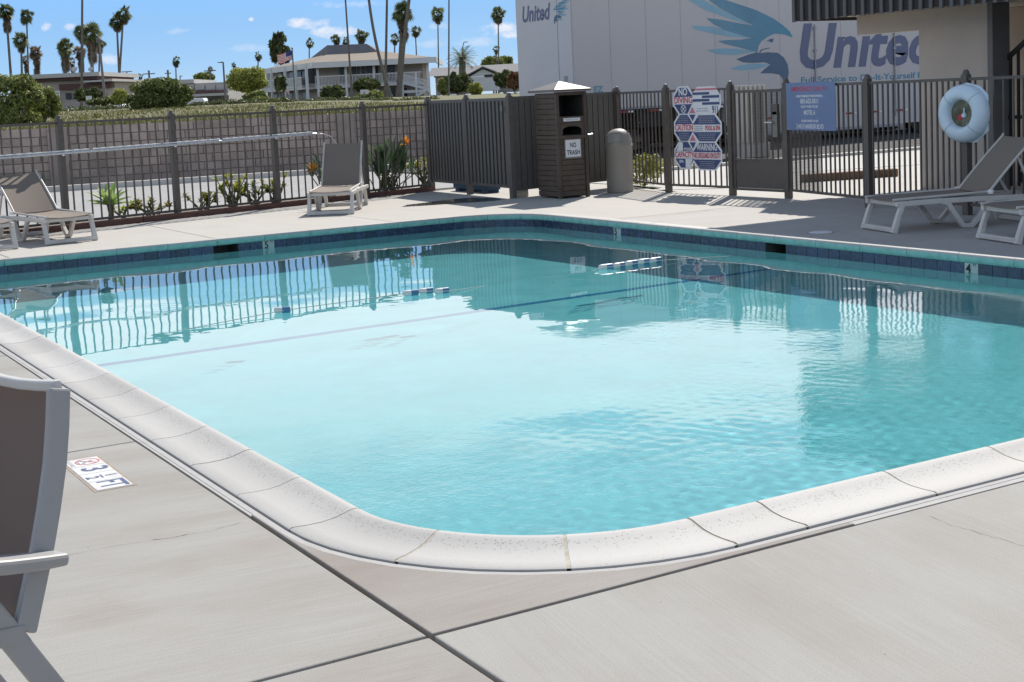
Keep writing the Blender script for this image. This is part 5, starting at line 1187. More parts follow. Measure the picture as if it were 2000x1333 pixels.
obj('stop_block', MB().bar([wa+Z*.05, wb2+Z*.05], .17, .13), mat('rusty_concrete', (.22, .13, .075), .9, .3, 3, .5, 40, dirt=.5, dirtc=(.05, .045, .04), ds=3), ws_, bevel=.02)
pl_ = MB()
for (x0, y0), (x1, y1) in (((1420, 345), (1800, 320)), ((1225, 372), (1420, 366))): pl_.bar([G(x0, y0)+Z*-.006, G(x1, y1)+Z*-.006], .1, .004)
obj('parking_line', pl_, mat('line_paint', (.6, .6, .58), .8, .1, 9), kind='structure')

# ------------------------------------------------------------------ block retaining wall at left
bw = thing('retaining_wall', 'long grey brown concrete block retaining wall beyond the road', 'wall', (-4, wallY(-4), 0))
wd_ = Vector((1, -.12, 0)).normalized(); wn_ = Vector((-.12, -1, 0)).normalized()
blk = [mesh('block', MB().box((0, 0, 0), (.386, .18, .176), (wd_, wn_, Z)), mat('split_face_block', (.40, .32, .275), .95, .16, 2.2, 1.0, 26, rand=.16, dirt=.35, dirtc=(.09, .075, .07), ds=.8)) for _ in range(1)]
for b_ in blk: pass
bo = wloc(bw); W0 = Vector((5.0, wallY(5.0), 0))
for r_ in range(7):
    for k in range(29):
        s_ = .40*k + (.2 if r_ % 2 else 0); p = W0 + wd_*s_ + Z*(.096+.19*r_) + wn_*(rnd.uniform(0, .03)); inst(blk[0], bw, 'block', p-bo)
obj('mortar_core', MB().bar([W0-wd_*.2+Z*.665-wn_*.02, W0+wd_*12+Z*.665-wn_*.02], .15, 1.33), mat('mortar', (.17, .135, .115), .95, .1, 9), bw)
far_ = MB()
for r_ in range(7):
    for k in range(30): 
        s_ = -12.0+.40*k+(.2 if r_ % 2 else 0); far_.box(W0+wd_*(s_-.2)+Z*(.096+.19*r_), (.386, .18, .176), (wd_, wn_, Z))
    for k in range(14): far_.box(W0+wd_*(11.6+.4*k+(.2 if r_ % 2 else 0))+Z*(.096+.19*r_), (.394, .18, .183), (wd_, wn_, Z))
o_ = obj('block_courses', far_, blk[0].materials[0], bw, recalc=False); o_['kind'] = 'stuff'
for px in (113, 675):
    r = ray(px, 300); s_ = (32.55+.12*5.5)/(r.y+.12*r.x); p = Vector((r.x*s_, r.y*s_, 0)); obj('pilaster', MB().box(p+wn_*.10+Z*.665, (.42, .14, 1.33), (wd_, wn_, Z)), mat('pilaster_block', (.33, .27, .235), .95, .15, 3, .8, 30), bw)

# ------------------------------------------------------------------ raised ground beyond the wall
def terr(x, y):
    l = .862*x-.506*y; d = .506*x+.862*y
    t = min(1, max(0, (y-33.5)/26)); hi = .42 if l < -9 else (.22 if l > -3 else .22+.2*(-3-l)/6); t2 = min(1, max(0, (d-70)/60))
    return 1.30 + t*t*(3-2*t)*hi + t2*.1 + .03*math.sin(x*1.3)*math.sin(y*.9)*(1-t2)
tm = MB(); xs_ = [-40+2.2*i for i in range(60)] + [100, 130, 180, 260, 400, 700, 1500, 3500]; ys_ = [0, 2, 4, 7, 10, 14, 18, 22, 27, 33, 42, 55, 75, 110, 160, 240, 400, 800, 2500]
nxs = len(xs_)
for j, dy in enumerate(ys_):
    for x in xs_:
        yb = (wallY(x) if x < 19 else wallY(19))+.08; tm.v.append((x, yb+dy, terr(x, yb+dy) if j else 1.31))
for j in range(len(ys_)-1):
    for i in range(nxs-1): tm.f.append((j*nxs+i, j*nxs+i+1, (j+1)*nxs+i+1, (j+1)*nxs+i))
m_gr = mat('rough_grass_ground', (.12, .115, .045), .95, .3, .5, .6, 8, dirt=.6, dirtc=(.10, .075, .04), ds=.25)
obj('hillside', tm, m_gr, kind='structure', smooth='full')
rg = np.random.RandomState(11); n = 26000; gx = rg.uniform(3, 24, n); gy = np.array([wallY(x) for x in gx])+.15+rg.rand(n)**1.6*22
gz = np.array([terr(a, b) for a, b in zip(gx, gy)]); hg = rg.uniform(.03, .10, n); wg = rg.uniform(.012, .03, n); an = rg.uniform(0, PI, n); lx, ly_ = rg.normal(0, .05, n), rg.normal(0, .05, n)
v = np.stack([np.stack([gx-np.cos(an)*wg, gy-np.sin(an)*wg, gz-.02], 1), np.stack([gx+np.cos(an)*wg, gy+np.sin(an)*wg, gz-.02], 1), np.stack([gx+lx, gy+ly_, gz+hg], 1)], 1).reshape(-1, 3)
go = npobj('grass', v, np.arange(3*n).reshape(-1, 3), f_grass, None); go['kind'] = 'stuff'; go['label'] = 'dry green grass on the slope above the block wall'; go['category'] = 'grass'

def ground_at(px, D, py=0):
    r = at(px, 200, D); return Vector((r.x, r.y, terr(r.x, r.y)))
def shrub(label, px, py, rx, ry, D, n, m, leafs, name='bush', lob=9, cat='bush', trunk=False, seed=1, group=None):
    """rounded uneven crown seen at (px, py) with pixel radii rx, ry, at depth D"""
    c = at(px, py, D); k = D/FPX; rx, ry = rx*k, ry*k; g = ground_at(px, D); t = thing(name, label, cat, (c.x, c.y, g.z), 0, group)
    rg = random.Random(seed); ck = .86 if name == 'round_tree' else .66; lobes = [(c, (rx*ck, rx*.6, ry*ck))]*(3 if name == 'round_tree' else 1)
    for i in range(int(lob*2.4)):
        a = rg.uniform(0, 2*PI); e = rg.uniform(-.7, 1.3); q = .72*math.cos(e)+.1; lobes.append((c + Vector((_R.x*math.cos(a)*rx*q, _R.y*math.cos(a)*rx*q, 0)) + Vector((FW.x, FW.y, 0))*math.sin(a)*rx*.6*q + Z*ry*.74*math.sin(e), (rx*rg.uniform(.17, .33), rx*rg.uniform(.17, .3), ry*rg.uniform(.18, .34))))
    v, f = cloud(n, lobes, leafs, seed); npobj('foliage' if not trunk else 'crown', v, f, m, t, t.location)
    core = MB()
    tk_ = MB(); 
    if trunk:
        b = Vector((c.x, c.y, g.z-.1)); tk_.tube([b, b.lerp(c, .6), c], [rx*.09, rx*.07, rx*.04], 7)
        for i in range(5):
            l_ = lobes[1+i][0]; tk_.tube([b.lerp(c, .55), b.lerp(l_, .75), l_], [rx*.05, rx*.035, rx*.02], 5)
        obj('trunk', tk_, m_barkg, t, smooth=True)
    else:
        for i in range(6):
            l_ = lobes[1+i][0]; tk_.tube([Vector((c.x, c.y, g.z-.1)), Vector((c.x, c.y, g.z)).lerp(l_, .6), l_], [rx*.05, rx*.03, rx*.015], 5)
        obj('stems', tk_, m_barkg, t, smooth=True)
    return t
shrub('large olive green bush at the left edge above the block wall', 22, 205, 62, 62, 38, 9000, f_bush, .055, seed=3, lob=14)
shrub('second lobe of olive bush with rusty leaves, right of the largest one', 82, 205, 34, 42, 39, 5000, f_bush, .05, seed=4, lob=10)
shrub('broad dark green bush below the crossed palms', 308, 190, 66, 38, 55, 9000, f_tree, .075, seed=5, lob=15)
shrub('yellow green shrub between the low building and the broad bush', 236, 192, 20, 18, 60, 1300, f_yel, .07, seed=6)
shrub('rounded tree with a bright clipped crown left of the balcony building', 483, 157, 41, 27, 78, 7000, f_yel, .09, name='round_tree', cat='tree', trunk=True, seed=7, lob=12)
shrub('small round bush under the rounded tree', 502, 197, 29, 20, 66, 3000, f_bush, .08, seed=8)
shrub('dark hedge tree in front of the low building', 172, 186, 28, 16, 100, 1500, f_dark, .12, name='hedge_tree', cat='tree', trunk=True, seed=9)
shrub('low dark hedge clump behind the broad bush at left', 205, 200, 34, 10, 88, 1400, f_dark, .12, seed=10)
shrub('dense dark tree against the balcony building flank', 546, 100, 19, 36, 215, 1200, f_dark, .45, name='dense_tree', cat='tree', trunk=True, seed=11)
shrub('palmlike dark shrub at the left end of the balcony', 547, 165, 11, 18, 170, 700, f_dark, .3, seed=12)
shrub('dark shrub under the balcony, left of the trunks', 650, 183, 24, 18, 150, 1500, f_dark, .25, seed=13)
shrub('dark spreading shrub under the balcony between the trunks', 716, 168, 26, 18, 150, 1500, f_dark, .25, seed=14)
shrub('low green bush beside the stair of the balcony building', 722, 190, 30, 12, 130, 1200, f_bush, .2, seed=15)
shrub('loose green tree right of the balcony building', 893, 165, 28, 24, 140, 2200, f_dark, .25, name='loose_tree', cat='tree', trunk=True, seed=16)
shrub('pale green shrub near the light pole with an arm', 928, 178, 14, 16, 135, 900, f_yel, .2, seed=17)
shrub('dark round bush touching the trailer nose', 985, 156, 20, 20, 110, 1500, f_dark, .2, seed=18)
shrub('reddish bush touching the trailer nose', 1006, 160, 15, 20, 105, 1200, f_red, .2, seed=19)
shrub('pale tree behind the white gabled house', 962, 124, 22, 12, 230, 900, f_bush, .45, name='pale_tree', cat='tree', trunk=True, seed=20)
shrub('small far tree above the long low building', 398, 152, 20, 9, 230, 700, f_bush, .4, name='far_tree', cat='tree', trunk=True, seed=21)
shrub('round green tree behind the white house roof', 985, 122, 16, 12, 240, 500, f_bush, .45, name='far_tree', cat='tree', trunk=True, seed=22)
shrub('faint green shrub at the right foot of the balcony stair', 866, 172, 12, 20, 150, 800, f_bush, .22, seed=23)
# dark hedge line behind the grass
hd = thing('long_hedge', 'long low dark hedge along the top of the grassy slope', 'hedge', ground_at(400, 64))
lobs = []
for px in list(range(118, 250, 7)) + list(range(372, 560, 7)) + list(range(560, 850, 8)):
    D_ = 64+rnd.uniform(-3, 3); g = ground_at(px, D_); lobs.append((g+Z*(-.02), (.22, .3, rnd.uniform(.06, .2) if px > 560 else rnd.uniform(.12, .27))))
v, f = cloud(15000, lobs, .06, 33); npobj('foliage', v, f, f_dark, hd, hd.location)

# ------------------------------------------------------------------ palms
def frond(mb, c, d, Lp, Rb, rg, droop=.5):
    d = d.normalized(); mid = c + d*Lp*.55; dd = (d - Z*droop*.5).normalized(); e = mid + dd*Lp*.45
    s = dd.cross(Z); s = s.normalized() if s.length > .01 else X1; n = s.cross(dd).normalized()
    ro = rg.uniform(-1.25, 1.25); s, n = s*math.cos(ro)+n*math.sin(ro), n*math.cos(ro)-s*math.sin(ro)
    mb.v += [tuple(c-s*Rb*.02), tuple(c+s*Rb*.02), tuple(e+s*Rb*.015), tuple(e-s*Rb*.015)]; b = len(mb.v)-4; mb.f.append((b, b+1, b+2, b+3))
    K = 9; b = len(mb.v); mb.v.append(tuple(e))
    for k in range(2*K+1):
        a = math.radians(-82+164*k/(2*K)); tip = k % 2 == 1; r = Rb*(1.0 if tip else .58)*(1-.18*abs(math.sin(a)))
        p = e + (dd*math.cos(a)+s*math.sin(a))*r + n*(.05*r if tip else -.03*r) - Z*(r*droop*.35 if tip else r*.1*droop); mb.v.append(tuple(p))
    for k in range(2*K): mb.f.append((b, b+1+k, b+2+k))
def palm(label, base, crown, rpx, D, skirt=0, tw=.26, n=48, ground=None, name='fan_palm', thin=None, live=True, bow=0.0, dust=False):
    """trunk from px base (x) up to the crown centre (x, y); rpx = crown radius in photo pixels"""
    g = ground_at(base, D) if ground is None else ground; c = at(crown[0], crown[1], D); R_ = 1.35*rpx*D/FPX; t = thing(name, label, 'palm tree', g)
    rg = random.Random(int(base*7+crown[1])); pts = []
    for k in range(9):
        s = k/8; p = g.lerp(c, s); p += Vector((_R.x, _R.y, 0))*bow*math.sin(PI*s) ; pts.append(p)
    obj('trunk', MB().tube(pts, [.62*tw*(1.25 if k == 0 else 1-.3*k/8) for k in range(9)], 9), m_bark if not thin else m_barkg, t, smooth=True)
    mb = MB()
    for k in range(n):
        a = k*2.399; e = 1.35-2.3*(k/n)**.85; d = Vector((math.cos(a)*math.cos(e), math.sin(a)*math.cos(e), math.sin(e))); frond(mb, c+Z*R_*.08*(1-k/n), d, R_*rg.uniform(.06, .5), R_*rg.uniform(.36, .6), rg, .2+.6*k/n)
    obj('crown', mb, f_dead if dust else f_palm, t, recalc=False)
    if skirt:
        mb = MB(); H = skirt*D/FPX
        for k in range(int(26+skirt)):
            a = k*2.399; s = rg.random(); p = c - Z*(H*s) ; d = Vector((math.cos(a)*.75, math.sin(a)*.75, -1.3)); frond(mb, p, d, R_*.22, R_*.42, rg, .9)
        obj('skirt', mb, f_dead, t, recalc=False)
    return t
palm('tall fan palm at the far left with two stacked crowns', 25, (12, 24), 17, 175, 30, .3)
palm('slender fan palm, second from the left edge', 56, (52, 34), 15, 185, 0, .22)
palm('short fan palm leaning in front of the second palm', 43, (41, 80), 16, 165, 14, .25)
palm('dusty fan palm with a long dead skirt in the left group', 70, (70, 104), 15, 170, 34, .3, dust=True)
palm('small dusty fan palm left of the other skirted one', 50, (50, 118), 10, 172, 18, .25, dust=True, n=24)
palm('full fan palm with a heavy skirt above the low building', 127, (126, 94), 18, 150, 36, .35)
palm('low dusty fan palm just right of the heavy skirted palm', 141, (141, 122), 9, 152, 14, .25, dust=True, n=24)
palm('largest fan palm left of the crossed pair', 181, (178, 68), 21, 135, 44, .33, n=44)
palm('fan palm half behind the tall bare trunk', 164, (160, 64), 16, 150, 12, .25)
palm('dusty brown fan palm crown at the foot of the bare trunk', 155, (156, 104), 13, 160, 24, .28, dust=True)
palm('small fan palm right of the largest one', 192, (194, 86), 12, 165, 12, .2)
palm('left crown of the crossed pair of slender palms', 235, (228, 44), 17, 160, 6, .24, n=36)
palm('right crown of the crossed pair of slender palms', 228, (241, 29), 17, 160, 6, .24, n=36)
palm('small distant palm above the broad dark bush', 345, (343, 120), 10, 240, 5, .22, n=26)
palm('tiny distant palm on the skyline right of the double lamp', 274, (274, 151), 7, 260, 0, .22, n=20)
palm('tiny distant palm beside the tall lamp post', 412, (411, 136), 7, 255, 0, .2, n=20)
palm('tiny distant palm left of the rounded tree top', 456, (456, 128), 6, 260, 0, .2, n=20)
palm('small distant palm left of the dense dark tree', 504, (504, 110), 9, 240, 4, .22, n=24)
palm('small distant palm above the flag', 604, (604, 84), 9, 240, 4, .22, n=24)
palm('left palm of the pair above the balcony roof', 658, (657, 78), 11, 235, 4, .22, n=28)
palm('low palm just right of the pair above the roof', 676, (676, 82), 9, 236, 4, .22, n=24)
palm('palm right of the first tall bare trunk above the roof', 706, (705, 70), 14, 230, 8, .25, n=32)
palm('small palm behind the roof between the bare trunks', 770, (771, 76), 10, 225, 6, .24, n=26)
palm('small palm right of the thick trunk cluster', 818, (811, 60), 11, 200, 6, .18, n=28)
palm('slender palm with full crown left of the light pole with an arm', 858, (855, 30), 14, 190, 8, .17, n=34)
palm('slender palm with full crown nearest the trailer', 975, (973, 28), 16, 185, 8, .17, n=36)
palm('small dim palm right beside the palm nearest the trailer', 970, (969, 97), 7, 210, 5, .2, n=20)
palm('thick trunked palm with dense low crown in the middle cluster', 778, (786, 28), 22, 122, 38, .30, n=46)
def bare(label, x0, x1, ytop, D, tw, bow=0, crown=True):
    return palm(label, x0, (x1, ytop), 20, D, 10, tw, n=34, bow=bow)
bare('tallest bare palm trunk at left, crown out of frame', 158, 161, -60, 118, .19)
bare('slender bare trunk crossing the left of the balcony roof', 688, 670, -70, 125, .15, .0)
bare('leaning trunk, left one of the thick middle cluster', 764, 717, -28, 120, .24, -.28)
bare('straight trunk, second of the thick middle cluster', 753, 757, -70, 122, .2)
bare('rightmost thick trunk of the middle cluster', 781, 806, -50, 121, .30, -.12)
bare('slender bare trunk between the balcony building and the light pole', 877, 877, -60, 125, .13)
# date palm with long feather fronds
dpc = at(903, 117, 150); dg = ground_at(903, 150); dt = thing('date_palm', 'broad feathery date palm left of the white gabled house', 'palm tree', dg)
obj('trunk', MB().tube([dg, dpc], [.4, .35], 9), m_bark, dt, smooth=True); mb = MB()
for k in range(46):
    a = k*2.399; e = 1.2-1.6*k/46; d = Vector((math.cos(a)*math.cos(e), math.sin(a)*math.cos(e), math.sin(e)))
    p = dpc.copy(); dd = d.copy(); P = [p]
    for j in range(6): p = p+dd*.3; dd = (dd-Z*.14).normalized(); P.append(p)
    for j in range(1, 7):
        t_ = (P[j]-P[j-1]).normalized(); s_ = t_.cross(Z).normalized()
        for q in (-1, 1):
            for h_ in (0, .5): bq = P[j-1].lerp(P[j], h_); mb.add([bq, bq+t_*.09, bq+t_*.22+s_*q*.34-Z*.12], [(0, 1, 2)])
obj('crown', mb, f_palm, dt, recalc=False)

# ------------------------------------------------------------------ distant buildings
m_bw = mat('far_beige_wall', (.40, .35, .31), .9, .06, .5); m_bg = mat('far_grey_wall', (.42, .40, .38), .9, .06, .5); m_broof = mat('far_shingle_roof', (.24, .20, .165), .95, .15, .9, stretch=(1, 1, 4)); m_droof = mat('far_grey_roof', (.16, .16, .17), .9, .1, .6)
m_wt = mat('far_white_trim', (.62, .62, .62), .7, .03, 1); m_gl = mat('far_window', (.03, .035, .045), .2, .2, .6); m_bd = mat('far_dark_band', (.10, .055, .05), .8, .1, 1); m_roofw = mat('far_flat_roof', (.45, .44, .42), .8, .05, .5)
FH = Vector((FW.x, FW.y, 0)).normalized(); RH = _R.copy()
def pbox(parent, name, x0, x1, y0, y1, D, th, m, dz=0):
    """box facing the viewer: spans x0..x1 at depth D; top and bottom rows y0, y1 read at its middle"""
    xm = (x0+x1)/2; a = at(xm, y0, D); b = at(xm, y1, D); w = abs(x1-x0)*D/FPX; c = Vector((a.x, a.y, (a.z+b.z)/2)) + FH*th/2
    return obj(name, MB().box(c, (w, th, a.z-b.z), (RH, FH, Z)), m, parent)
# low building at left
lb_ = thing('low_building', 'low beige flat roofed building with dishes on its roof at left', 'building', ground_at(120, 120))
pbox(lb_, 'wall', 42, 219, 158, 212, 122, 12, m_bw); pbox(lb_, 'roof', 36, 194, 144, 152, 121, 13, m_roofw); pbox(lb_, 'fascia', 40, 190, 152, 158, 121.4, 12, m_bd); pbox(lb_, 'side_roof', 163, 219, 157, 160, 120.5, 9, m_roofw)
pbox(lb_, 'dark_band', 115, 217, 163, 174, 121.6, 1, m_bd); pbox(lb_, 'door', 100, 114, 178, 203, 121.8, .3, m_wt)
for x0 in (50, 70, 128, 150, 196): pbox(lb_, 'window', x0, x0+10, 182, 194, 121.9, .2, m_gl)
for px, r_ in ((178, 5.2), (146, 6.2)):
    c = at(px, 137, 124); dsh = thing('satellite_dish', 'pale satellite dish on the low roof, %s' % ('right one' if px > 160 else 'left and larger one'), 'satellite dish', c - Z*.4)
    k = 124/FPX; mb = MB(); n = FH*-.8+Z*.5; n.normalize(); s = RH; u = n.cross(s)
    pr = []
    for i in range(5):
        q = i/4
        for j in range(16): w = 2*PI*j/16; mb.v.append(tuple(c + (s*math.cos(w)+u*math.sin(w))*r_*k*q + n*(q*q*.12)))
    for i in range(4):
        for j in range(16): mb.f.append((i*16+j, i*16+(j+1) % 16, (i+1)*16+(j+1) % 16, (i+1)*16+j))
    obj('dish', mb, m_roofw, dsh, recalc=False); obj('mast', MB().tube([c-Z*.5, c], .05, 6), m_signg, dsh)
# long pale building
lp_ = thing('long_building', 'long pale commercial building with a stepped parapet behind the bushes', 'building', ground_at(350, 150))
pbox(lp_, 'wall', 330, 445, 163, 215, 150, 14, m_bg); pbox(lp_, 'parapet', 336, 378, 156, 164, 149.5, 12, m_roofw); pbox(lp_, 'awning', 370, 445, 183, 188, 147, 3, m_roofw); pbox(lp_, 'shadow_band', 370, 440, 177, 183, 149.2, .5, m_bd)
pbox(lp_, 'window', 420, 441, 195, 203, 149.6, .2, m_gl); pbox(lp_, 'window', 396, 410, 195, 203, 149.6, .2, m_gl); pbox(lp_, 'sign_strip', 352, 368, 168, 172, 149.8, .1, m_bw)
for k in range(5): pbox(lp_, 'wall_panel', 338+21*k, 357+21*k, 165, 176, 149.7, .2, m_bg)
wb_ = thing('white_building', 'small white flat building between the crossed palms and the broad bush', 'building', ground_at(260, 150)); pbox(wb_, 'wall', 219, 292, 162, 210, 152, 10, m_wt); pbox(wb_, 'roof_edge', 217, 294, 159, 162, 151.5, 11, m_roofw); pbox(wb_, 'window', 240, 252, 168, 176, 151.8, .2, m_gl)
# balcony building: two wings
bb_ = thing('balcony_building', 'two storey office with a shingle hip roof and a white balcony', 'building', ground_at(680, 190))
D1, D0 = 190.0, 212.0
def zrow(py, px=700, D=D1): return at(px, py, D).z
zE, zR, zU, zF, zH, zG = zrow(121), zrow(102), zrow(86), zrow(167), zrow(147), zrow(207)
PA, PB, PC = [Vector((p.x, p.y, 0)) for p in (at(520, 150, D0), at(620, 150, D1), at(826, 150, D1))]
dp = FH*14
def wing(a, b, name='wall'):
    d = (b-a).normalized(); n = Vector((d.y, -d.x, 0))
    if n.dot(FH) > 0: n = -n
    mb = MB().add([a+Z*zG, b+Z*zG, b+FH*14+Z*zG, a+FH*14+Z*zG, a+Z*zE, b+Z*zE, b+FH*14+Z*zE, a+FH*14+Z*zE], [(0, 1, 5, 4), (1, 2, 6, 5), (2, 3, 7, 6), (3, 0, 4, 7), (4, 5, 6, 7)])
    obj(name, mb, m_bw, bb_); return d, n
for a, b, xs3, wins in ((PA, PB, (530, 557, 578, 599), ((545, 552), (566, 576), (582, 590), (592, 600))), (PB, PC, (621, 676, 731, 785, 836), ((602, 620), (664, 674), (689, 696), (697, 704), (705, 716), (717, 728), (731, 739), (757, 771)))):
    d, n = wing(a, b)
    a2, b2 = a+n*2.2, b+n*2.2
    obj('balcony_floor', MB().add([a+Z*(zF-.25), b+Z*(zF-.25), b2+Z*(zF-.25), a2+Z*(zF-.25), a+Z*zF, b+Z*zF, b2+Z*zF, a2+Z*zF], [(0, 1, 2, 3), (4, 5, 6, 7), (0, 1, 5, 4), (1, 2, 6, 5), (2, 3, 7, 6), (3, 0, 4, 7)]), m_wt, bb_)
    for z_ in (zH, zF+.12): obj('balcony_rail', MB().bar([a2+Z*z_, b2+Z*z_], .1, .14), m_wt, bb_)
    pk = MB(); ln = (b-a).length
    for k in range(int(ln/.19)): q = a2+d*(.19*k); pk.box(q+Z*(zF+zH)/2, (.075, .05, zH-zF), (d, n, Z))
    pko = obj('railing_pickets', pk, m_wt, bb_, recalc=False); pko['kind'] = 'stuff'
    for px in xs3:
        r = ray(px, 150); P0 = a2; t_ = (P0.x*n.x+P0.y*n.y)/(r.x*n.x+r.y*n.y); q = Vector((r.x*t_, r.y*t_, 0)); obj('balcony_post', MB().box(q+Z*(zG+zE)/2, (.32, .32, zE-zG), (d, n, Z)), m_wt, bb_)
    for x0, x1 in wins:
        q = []
        for px in (x0, x1): r = ray(px, 150); t_ = (a.x*n.x+a.y*n.y)/(r.x*n.x+r.y*n.y); q.append(Vector((r.x*t_, r.y*t_, 0)))
        w_ = obj('window', MB().bar([q[0]+n*.03+Z*(zF+1.55), q[1]+n*.03+Z*(zF+1.55)], .1, 2.1), m_wt if (x0 in (697, 705)) else m_bd, bb_); obj('pane', MB().bar([q[0].lerp(q[1], .08)+n*.09+Z*(zF+1.55), q[0].lerp(q[1], .92)+n*.09+Z*(zF+1.55)], .03, 1.85), m_gl, w_)
    for k in range(3):
        q = a.lerp(b, (k+.6)/3.4); w_ = obj('ground_window', MB().box(q+n*.03+Z*(zG+1.5), (2.2, .1, 1.2), (d, n, Z)), m_gl, bb_)
# roof: sloped skirt then a grey upper band
e1, e2, e3 = PA-(PB-PA).normalized()*1.2-FH*3.2, PB-FH*3.4, PC+RH*2.0-FH*3.4; b3, b1 = PC+RH*2.0+FH*17, PA-(PB-PA).normalized()*1.2+FH*17
i1, i2, i3, j3, j1 = PA+RH*5.5+FH*3.5, PB+RH*1+FH*3.6, PC-RH*5.2+FH*3.6, PC-RH*5.2+FH*10, PA+RH*5.5+FH*10
rf = MB().add([p+Z*zE for p in (e1, e2, e3, b3, b1)] + [p+Z*zR for p in (i1, i2, i3, j3, j1)], [(0, 1, 6, 5), (1, 2, 7, 6), (2, 3, 8, 7), (3, 4, 9, 8), (4, 0, 5, 9), (5, 6, 7, 8, 9)]); obj('hip_roof', rf, m_broof, bb_)
fa = MB()
for p, q in ((e1, e2), (e2, e3), (e3, b3)): fa.bar([p+Z*(zE-.3), q+Z*(zE-.3)], .2, .75)
obj('fascia', fa, m_wt, bb_)
up = MB().add([p+Z*(zR-.3) for p in (i1, i2, i3-RH*.5, j3, j1)] + [p+Z*zz for p, zz in ((i1+RH*1.5+FH*.8, zU-.3), (i2+FH*.8, zU+.15), (i3-RH*2.5+FH*.8, zU+.1), (j3-RH*2.5, zU+.1), (j1+RH*1.5, zU-.3))], [(0, 1, 6, 5), (1, 2, 7, 6), (2, 3, 8, 7), (3, 4, 9, 8), (4, 0, 5, 9), (5, 6, 7, 8, 9)]); obj('upper_roof', up, m_droof, bb_)
# stair at its right end
s0_, s1_ = at(788, 150, D1-3.2), at(836, 176, D1-3.2); s0_.z = zF; s1_.z = zrow(181)
st2 = obj('stair_flight', MB().bar([s0_, s1_], 1.2, .3), m_wt, bb_); obj('stair_rail', MB().bar([s0_+Z*1.1-FH*.6, s1_+Z*1.1-FH*.6], .1, .12), m_wt, st2)
spk = MB()
for k in range(18): q = s0_.lerp(s1_, k/17)-FH*.6; spk.box(q+Z*.55, (.07, .05, 1.1), (RH, FH, Z))
obj('stair_pickets', spk, m_wt, st2, recalc=False)
s2_ = at(792, 200, D1-4.6); s2_.z = zG; s3_ = s1_.copy()-FH*1.3; obj('stair_flight', MB().bar([s3_, s2_], 1.2, .3), m_wt, bb_); obj('landing', MB().bar([at(786, 180, D1-3.4), at(838, 180-2.4, D1-3.4)], 2.4, .35), m_wt, bb_)
for px in (785, 812, 838): q = at(px, 150, D1-5.0); obj('stair_post', MB().box(Vector((q.x, q.y, (zG+zH)/2)), (.22, .22, zH-zG), (RH, FH, Z)), m_wt, bb_)
# house at right
hs = thing('gabled_house', 'white gabled house with grey roofs left of the trailer nose', 'house', ground_at(935, 160))
gD = 160
pbox(hs, 'wall', 917, 974, 150, 178, gD, 10, m_wt); pbox(hs, 'wall', 850, 917, 148, 185, gD+8, 9, m_bw)
g1_, g2_, g3_ = at(916, 151, gD), at(975, 148, gD), at(943, 135, gD); g1_.z = g2_.z = (g1_.z+g2_.z)/2
obj('gable', MB().add([g1_, g2_, g3_, g1_+FH*.3, g2_+FH*.3, g3_+FH*.3], [(0, 1, 2), (5, 4, 3), (0, 3, 4, 1), (1, 4, 5, 2), (2, 5, 3, 0)]), m_wt, hs)
ra = [g1_-RH*.8-Z*.15-FH*.5, g3_+Z*.15-FH*.5, g2_+RH*.8-Z*.15-FH*.5]
obj('roof_slope', MB().add([ra[0], ra[1], ra[1]+FH*12, ra[0]+FH*12, ra[0]+Z*.15, ra[1]+Z*.15, ra[1]+FH*12+Z*.15, ra[0]+FH*12+Z*.15], [(0, 1, 2, 3), (4, 5, 6, 7), (0, 1, 5, 4), (2, 3, 7, 6), (0, 3, 7, 4)]), m_droof, hs)
obj('roof_slope', MB().add([ra[1], ra[2], ra[2]+FH*12, ra[1]+FH*12, ra[1]+Z*.15, ra[2]+Z*.15, ra[2]+FH*12+Z*.15, ra[1]+FH*12+Z*.15], [(0, 1, 2, 3), (4, 5, 6, 7), (0, 1, 5, 4), (2, 3, 7, 6), (1, 2, 6, 5)]), m_droof, hs)
q0, q1 = at(838, 150, gD+7), at(1020, 140, gD+7); obj('rear_roof', MB().add([q0, q1, q1+FH*6+Z*1.1, q0+FH*6+Z*1.1, q1+FH*12, q0+FH*12], [(0, 1, 2, 3), (3, 2, 4, 5)]), m_droof, hs)
w_ = pbox(hs, 'window', 946, 962, 146, 151, gD-.1, .1, m_gl); pbox(hs, 'wall', 974, 1025, 142, 180, gD+8, 9, m_bg)

# ------------------------------------------------------------------ poles, lamps, flag, signs, cars
m_pole = mat('pole_grey', (.16, .15, .14), .6, .1, 3)
def lamp(label, px, ytop, D, arms, w=.09, name='street_lamp', cat='street lamp'):
    g = ground_at(px, D); tp = at(px, ytop, D); t = thing(name, label, cat, g); k = D/FPX
    obj('pole', MB().tube([g, Vector((g.x, g.y, tp.z))], [w, w*.7], 8), m_pole, t, smooth=True)
    for s_, up_ in arms:
        a = Vector((g.x, g.y, tp.z)); b = a + RH*s_*k*6 + Z*up_*k; obj('arm', MB().tube([a, a.lerp(b, .5)+Z*up_*k*.5, b], .05, 6), m_pole, t); obj('lamp_head', MB().box(b+RH*s_*k*1.5, (k*5.5, .35, k*1.6), (RH, FH, Z)), m_pole, t, bevel=.05)
    return t
lamp('double headed lamp right of the crossed palms', 252, 140.5, 150, ((-1, 0), (1, 0)))
lamp('tall single headed lamp left of the rounded tree', 441, 122, 105, ((-1, 0),))
lamp('small lamp post behind the broad bush', 355, 149, 170, ((.3, 0),))
lamp('thin lamp with a curved arm right of the balcony building', 909, 92, 150, ((1, 9),))
